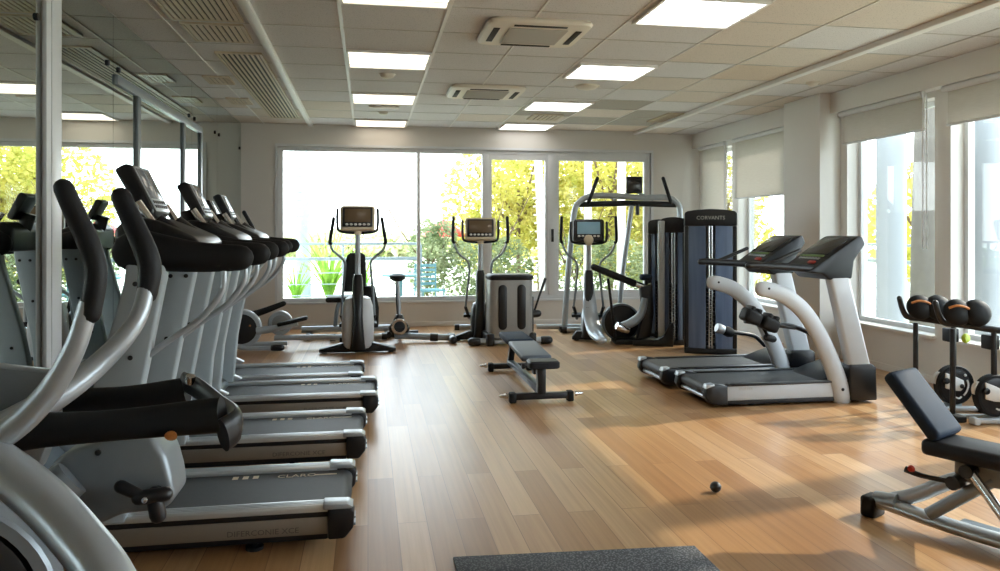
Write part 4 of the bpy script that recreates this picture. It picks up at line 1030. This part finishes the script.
# flywheel, drive parts and floor frame below
MB().disc((-.36, .10, .52), (.25, -1, 0), .27, .10, b=.03, n=48).build('flywheel', M['black'], r)
MB().ring((-.36, .12, .52), (.25, -1, 0), .27, .305, .13, n=48).build('flywheel_rim', M['silverd'], r)
MB().tube([(.30, -.44, .055), (-.36, .10, .09), (-.78, .45, .055)], .05, n=16).build('base_beam', M['silverd'], r)
MB().tube([(-.36, .10, .08), (-.36, .14, .5)], .06, n=14).build('flywheel_stay', M['dark'], r)
MB().tube([(.10, -.58, .045), (.56, -.30, .045)], .045, n=14, rnd=True).build('foot_bar', M['black'], r)
MB().tube([(-.98, .25, .045), (-.56, .62, .045)], .045, n=14, rnd=True).build('foot_bar', M['black'], r)
MB().tube([(-.10, .56, .06), (-.36, .10, .07)], .04, n=12).build('stay_foot', M['black'], r)
MB().tube([(-.32, -.04, 1.10), (-.36, .02, .88), (-.36, .09, .55)], .04, n=14, sm=3).build('rear_column', M['silverd'], r)
MB().tube([(-.36, -.07, .86), (-.42, -.02, .70), (-.50, .06, .46)], .03, n=12, sm=3).build('drive_link', M['black'], r)
MB().box(-.14, .24, -.06, .06, -.02, .02, b=.012, T=TR(-.10, -.05, .33) @ RZ(-.7)).build('pedal', M['rubber'], r)
MB().tube([(-.48, .06, .45), (-.20, -.06, .34), (.02, -.18, .32)], .025, n=12, sm=3).build('pedal_arm', M['dark'], r)

# ------------------------------------------------------------------ small things on the floor
o = MB().prism([(.37, 2.95), (1.47, 2.95), (1.47, 3.27), (.37, 3.34)], 0, .014, axis='z', b=.004).build('exercise_mat', M['rubbermat'])
tag(o, 'grey speckled rubber mat lying at the front edge of the floor', 'exercise mat')
o = MB().ell((0, 0, .03), (.031, .031, .030), 24, 16).ring((0, 0, .03), (0, .4, 1), .0295, .0322, .006).build('exercise_ball', M['ball']); o.location = (1.90, 3.95, 0)
tag(o, 'tiny black ball alone on the open wooden floor', 'ball')

# ------------------------------------------------------------------ outside
struct('ground', MB().box(-24, 40, YB + WT, 60, -.14, -.04).box(XR + WT, 40, -20, YB + WT, -.14, -.04).box(XR + WT, 14, -8, YB + WT, -.05, -.039), M['lawn'], ang=0)
struct('path', MB().box(-12, XR + 6, YB + WT, 14.2, -.06, -.02), M['terrace'], ang=0)

def railing(x0, x1, y, label, name='railing', rz=0., loc=None):
    r = thing(name, label, 'railing', loc or (0, y, 0), rz)
    for z, t in ((1.22, .022), (.95, .03)): MB().box(x0, x1, -t, t, z - t, z + t, b=.006).build('rail', M['railing'], r)
    for z in (.70, .50, .30, .12): MB().tube([(x0, 0, z), (x1, 0, z)], .009, n=8).build('wire', M['railing'], r)
    k = int((x1 - x0) / 1.6) + 1
    for i in range(k + 1):
        x = x0 + (x1 - x0) * i / k
        MB().box(x - .02, x + .02, -.02, .02, -.03, 1.2, b=.004).build('post', M['railing'], r)
railing(-6, .95, 13.9, 'metal railing along the terrace behind the back window')
railing(-2, 12, 0, 'metal railing outside the side windows', loc=(8.4, 0, 0), rz=PI / 2)

def crown_mesh(blobs, nleaf, size, seed):
    R = random.Random(seed); mb = MB(); vs, fs = [], []
    tot = sum(b[3] * b[4] * b[5] for b in blobs)
    for cx, cy, cz, rx, ry, rz_ in blobs:
        for _ in range(int(nleaf * rx * ry * rz_ / tot)):
            while True:
                u = Vector((R.uniform(-1, 1), R.uniform(-1, 1), R.uniform(-1, 1)))
                if .1 < u.length < 1: break
            u = u.normalized() * (u.length ** .45)
            p = Vector((cx + u.x * rx, cy + u.y * ry, cz + u.z * rz_))
            a = Vector((R.gauss(0, 1), R.gauss(0, 1), R.gauss(0, .6))).normalized(); b_ = a.cross(Vector((R.gauss(0, 1), R.gauss(0, 1), R.gauss(0, 1)))).normalized()
            s = size * R.uniform(.6, 1.4); o = len(vs)
            vs += [p - a * s, p + b_ * s * .42, p + a * s, p - b_ * s * .42]; fs.append((o, o+1, o+2, o+3))
    return mb.add(vs, fs)
def tree(name, label, loc, blobs, nleaf, size, leaf, th, tr=.12, group=None, seed=1, lean=.0, bark='trunkd'):
    r = thing(name, label, 'tree' if 'tree' in name else 'plant', loc, group=group)
    crown_mesh(blobs, nleaf, size, seed).build('crown' if 'tree' in name else 'foliage', M[leaf], r, ang=0, recalc=False)
    if th:
        t = MB().tube([(0, 0, -.1), (lean * .4, 0, th * .5), (lean, 0, th)], [tr, tr * .8, tr * .55], n=12, sm=4)
        R = random.Random(seed)
        for k in range(4):
            a = R.uniform(0, 2 * PI); q = R.uniform(.5, .8)
            t.tube([(lean * q, 0, th * q), (lean * q + .5 * math.cos(a), .5 * math.sin(a), th * q + .7), (lean * q + 1. * math.cos(a), 1. * math.sin(a), th * q + 1.6)], [tr * .5, tr * .35, tr * .15], n=8, sm=3)
        t.build('trunk', M[bark], r)
    return r
def palm(label, loc, h, tr, lean=0., seed=1, group='palm trees outside', bark='trunk'):
    r = thing('palm_tree', label, 'palm tree', loc, group=group)
    t = MB().tube([(0, 0, -.1), (lean * .3, 0, h * .5), (lean, 0, h)], [tr * 1.15, tr, tr * .85], n=18, sm=6)
    for k in range(int(h / .16)):
        q = k * .16 / h; t.ring((lean * q * .9, 0, k * .16), (0, 0, 1), tr * .95, tr * (1.14 - .15 * q), .03, n=18)
    t.build('trunk', M[bark], r)
    R = random.Random(seed); f = MB()
    for k in range(18):
        a = 2 * PI * k / 18 + R.uniform(-.15, .15); L_ = R.uniform(1.6, 2.3); up = R.uniform(.1, 1.)
        d = Vector((math.cos(a), math.sin(a), 0)); sd = Vector((-d.y, d.x, 0)); pv = None
        for i in range(12):
            q = i / 11; p = Vector((lean, 0, h)) + d * L_ * q + Vector((0, 0, up * L_ * .7 * q - 1.5 * q * q))
            if pv is not None:
                wl = .42 * math.sin(PI * min(1, q + .12)) + .05
                for sgn in (-1, 1):
                    e_ = p + sd * sgn * wl + Vector((0, 0, -.25 * wl)) + d * .15
                    f.add([pv, p, e_], [(0, 1, 2)])
            pv = p
    f.build('fronds', M['olive'], r, ang=0, recalc=False)
tree('golden_tree', 'sunlit golden tree filling the window behind the arch gym', (5.0, 15.3, 0), [(0, 0, 2.9, 1.0, .7, 1.1), (.9, .2, 2.4, 1.0, .7, 1.2), (-.5, 0, 1.9, .9, .6, .9), (.3, 0, 1.2, 1.3, .6, .8)], 6500, .07, 'gold', 2.6, .07, seed=5)
tree('golden_tree', 'rounded golden tree seen through the sliding leaf', (3.1, 15.6, 0), [(.1, 0, 2.6, .85, .7, .9), (-.6, 0, 2.1, .55, .5, .6), (.6, 0, 1.9, .6, .6, .8), (-.2, .1, 1.6, 1.0, .6, .6), (.5, 0, 3.3, .6, .6, .5)], 5200, .065, 'gold', 2.3, .06, seed=6)
tree('golden_tree', 'tall golden tree in the corner beyond the weight towers', (7.4, 15.4, 0), [(0, 0, 2.6, 1.2, .8, 1.5), (-.9, 0, 1.7, .9, .7, 1.1), (.3, 0, 1.0, 1.2, .8, .9)], 4500, .08, 'gold', 2.3, .09, seed=8)
tree('golden_tree', 'wide golden tree further back behind the sliding leaf', (4.0, 17.4, 0), [(-1.2, 0, 2.1, 1.2, .8, 1.3), (.2, 0, 2.7, 1.2, .8, 1.4), (1.3, 0, 2.6, 1.1, .8, 1.4), (0, 0, 1.1, 2.2, .8, .9)], 8000, .085, 'gold', 2.6, .1, seed=51)
tree('golden_tree', 'golden tree further back beyond the arch gym monitor', (6.7, 17.2, 0), [(-.6, 0, 2.7, 1.2, .8, 1.5), (.6, 0, 2.3, 1.2, .8, 1.4), (0, 0, 1.1, 1.8, .8, .9)], 6500, .085, 'gold', 2.6, .1, seed=52)
tree('leafy_shrub', 'grey green flowering shrub outside behind the dark elliptical', (2.15, 14.5, 0), [(0, 0, .75, .6, .4, .70), (.55, .1, .7, .5, .4, .65), (-.4, .1, .6, .4, .35, .6)], 4200, .045, 'olive', .9, .03, seed=9)
tree('leafy_shrub', 'broad olive shrub outside below the golden trees', (4.0, 14.4, 0), [(0, 0, .7, .8, .4, .7), (.9, .1, .7, .7, .4, .65), (1.8, .1, .65, .7, .4, .6)], 5000, .045, 'olive', .8, .03, seed=10)
tree('leafy_shrub', 'taller grey green shrub outside at the thin window mullion', (1.12, 14.6, 0), [(0, 0, .9, .38, .35, .8), (.3, .1, 1.15, .35, .35, .5)], 2800, .045, 'olive', 1.1, .03, seed=11)
R_ = random.Random(4)
def spiky(loc, h, label, seed, n_=26):
    R = random.Random(seed); f = MB()
    for k in range(n_):
        a = R.uniform(0, 2 * PI); l = h * R.uniform(.7, 1.15); o = R.uniform(.25, .7)
        d = Vector((math.cos(a), math.sin(a), 0)); sd = Vector((-d.y, d.x, 0)); prev = None
        for i in range(7):
            q = i / 6; p = d * (o * l * q * q + .03) + Vector((0, 0, l * (q - .25 * q * q * o * 2))); w_ = .035 * (1 - q) + .004
            if prev: f.add([prev[0] - sd * prev[1], prev[0] + sd * prev[1], p + sd * w_, p - sd * w_], [(0, 1, 2, 3)])
            prev = (p, w_)
    ob = f.build('spiky_plant', M['lime_leaf'], ang=0, recalc=False); ob.location = loc
    tag(ob, label, 'plant', 'spiky plants on the terrace edge'); return ob
spiky((-.72, 14.6, -.03), 1.75, 'largest bright spiky plant behind the recumbent bike', 3, 70)
spiky((-1.35, 14.9, -.03), 1.1, 'lower spiky plant at the window edge by the pale palm trunk', 4)
spiky((-.1, 15.2, -.03), 1.3, 'spiky plant peeking beside the champagne elliptical', 5)
palm('pale palm trunk standing alone in the wide window pane', (-1.28, 15.9, 0), 7.0, .13, lean=-.15, seed=2, bark='trunkb')
palm('pale palm trunk leaning in front of the sliding window leaf', (3.35, 14.3, 0), 6.5, .075, lean=-.5, seed=3, bark='trunkp')
palm('pale palm trunk close to the arch gym leg', (4.0, 13.6, 0), 7.0, .065, lean=.1, seed=4, bark='trunkp')
palm('pale palm trunk behind the arch gym monitor side', (4.75, 13.9, 0), 7., .075, lean=.1, seed=12, bark='trunkp')
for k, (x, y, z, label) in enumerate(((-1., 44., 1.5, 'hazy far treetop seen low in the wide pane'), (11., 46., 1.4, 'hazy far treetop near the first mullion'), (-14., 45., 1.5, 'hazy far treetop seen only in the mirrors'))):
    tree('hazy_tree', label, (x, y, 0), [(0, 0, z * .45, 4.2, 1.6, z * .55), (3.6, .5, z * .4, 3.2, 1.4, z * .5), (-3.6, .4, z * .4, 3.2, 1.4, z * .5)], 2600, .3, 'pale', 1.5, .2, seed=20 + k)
for k, (x, y) in enumerate(((-6.5, 15.5), (-4.6, 15.2), (-3.1, 15.6))):
    tree('leafy_shrub', ('green shrub on the terrace edge seen only in the mirrors', 'low green shrub seen in the mirrors by the white post', 'green shrub just past the pale palm trunk')[k], (x, y, 0), [(0, 0, .5, .9, .6, .55), (.7, .1, .45, .6, .5, .45)], 2000, .06, 'mid', .5, .03, seed=30 + k)
# outside the side windows
palm('thick pale palm trunk behind the closer side window', (7.6, 9.3, 0), 6.5, .21, lean=.2, seed=6)
palm('palm trunk beyond the window above the small bikes', (8.0, 7.35, 0), 6.5, .24, lean=.1, seed=7)
palm('slender palm further out behind the side window', (10.5, 12.4, 0), 5.0, .15, lean=.4, seed=8)
tree('garden_tree', 'yellow green tree outside the side window by the column', (12.0, 14.4, 0), [(0, 0, 1.6, 1.5, 1.5, 1.4), (1., .5, 1.2, 1.2, 1.2, 1.1)], 3200, .12, 'gold', 1.6, .1, seed=41)
tree('garden_tree', 'yellow green tree outside behind the small bikes', (12.5, 11.2, 0), [(0, 0, 1.5, 1.6, 1.6, 1.3), (.6, -1, 1.1, 1.4, 1.3, 1.1)], 3200, .12, 'gold', 1.5, .1, seed=42)
tree('leafy_shrub', 'olive hedge shrub outside under the side window', (10.2, 10.6, 0), [(0, 0, .6, .9, 1.6, .65), (.2, -2.2, .6, .9, 1.4, .6)], 3200, .07, 'olive', .5, .03, seed=43)
r = thing('facade_column', 'pale concrete column outside the closer side window', 'column', (6.35, 8.40, -.04))
MB().lathe([(.20, 0), (.20, .25), (.17, .3), (.17, 4.2), (.20, 4.3), (.2, 4.5)], n=28).build('shaft', M['concrete'], r)
MB().box(-.26, .26, -.26, .26, 0, .14, b=.01).build('plinth', M['concrete'], r)
r2 = again(r, (6.35, 6.86, -.04), 0, 'pale concrete column outside the window above the small bikes')
# terrace table and red parasol
r = thing('patio_table', 'small teal patio table outside by the upright bike', 'table', (.55, 13.0, -.02))
MB().lathe([(.30, .70), (.32, .71), (.32, .735), (.30, .745), (.001, .746)], n=28).lathe([(.001, .70), (.30, .70)], n=28).build('table_top', M['teal'], r)
MB().tube([(0, 0, .02), (0, 0, .70)], .03, n=12).build('pedestal', M['teal'], r)
MB().lathe([(.2, 0), (.2, .015), (.04, .04), (.03, .06)], n=24).build('table_base', M['teal'], r)
r = thing('patio_chair', 'teal slatted chair outside beside the shrub', 'chair', (1.05, 13.2, -.02), .3)
for sx in (-1, 1):
    for sy in (-1, 1): MB().tube([(sx * .2, sy * .2, 0), (sx * .19, sy * .19, .45 if sy < 0 else .9)], .014, n=8).build('leg', M['teal'], r)
MB().box(-.22, .22, -.22, .22, .43, .46, b=.008).build('seat', M['teal'], r)
bs = MB()
for k in range(5): bs.box(-.2, .2, .18, .2, .52 + k * .08, .57 + k * .08)
bs.build('backrest', M['teal'], r)
r = thing('parasol', 'red folded parasol far outside behind the dark elliptical', 'parasol', (1.6, 16.3, -.04))
MB().tube([(0, 0, 0), (0, 0, 1.75)], .03, n=10).build('pole', M['white'], r)
MB().lathe([(.001, 1.75), (.25, 1.60), (.5, 1.42), (.52, 1.36), (.48, 1.38), (.2, 1.55), (.001, 1.7)], n=8).build('canopy', M['red'], r)
MB().lathe([(.25, 0), (.25, .06), (.05, .1)], n=16).build('base', M['concrete'], r)

# ------------------------------------------------------------------ light
wd = bpy.data.worlds.new('sky'); SC.world = wd; wd.use_nodes = True
nt = wd.node_tree; nt.nodes.clear()
o = nt.nodes.new('ShaderNodeOutputWorld'); bg = nt.nodes.new('ShaderNodeBackground')
tc = nt.nodes.new('ShaderNodeTexCoord'); sx = nt.nodes.new('ShaderNodeSeparateXYZ'); rp = nt.nodes.new('ShaderNodeValToRGB')
rp.color_ramp.elements[0].position = 0; rp.color_ramp.elements[0].color = (.93, .97, 1, 1)
rp.color_ramp.elements[1].position = .7; rp.color_ramp.elements[1].color = (.70, .85, 1, 1)
nt.links.new(tc.outputs['Generated'], sx.inputs[0]); nt.links.new(sx.outputs['Z'], rp.inputs['Fac']); nt.links.new(rp.outputs['Color'], bg.inputs['Color'])
bg.inputs['Strength'].default_value = 6.9
nt.links.new(bg.outputs['Background'], o.inputs['Surface'])
sun = bpy.data.lights.new('sun', 'SUN'); sun.energy = 4.2; sun.angle = math.radians(1.5); sun.color = (1, .88, .72)
so = bpy.data.objects.new('sun', sun); COL.objects.link(so)
d = Vector((-.80, -.16, -.52)); so.rotation_euler = d.to_track_quat('-Z', 'Y').to_euler(); so.location = (12, 8, 8)

SC.view_settings.view_transform = 'Standard'; SC.view_settings.look = 'None'; SC.view_settings.gamma = 1; SC.view_settings.use_curve_mapping = False
SC.view_settings.exposure = 0.30
cy = SC.cycles
cy.use_denoising = True
try: cy.denoiser = 'OPENIMAGEDENOISE'
except Exception: pass
cy.max_bounces = 10; cy.diffuse_bounces = 5; cy.glossy_bounces = 4; cy.transparent_max_bounces = 16; cy.transmission_bounces = 6
cy.sample_clamp_indirect = 6; cy.caustics_reflective = False; cy.caustics_refractive = False
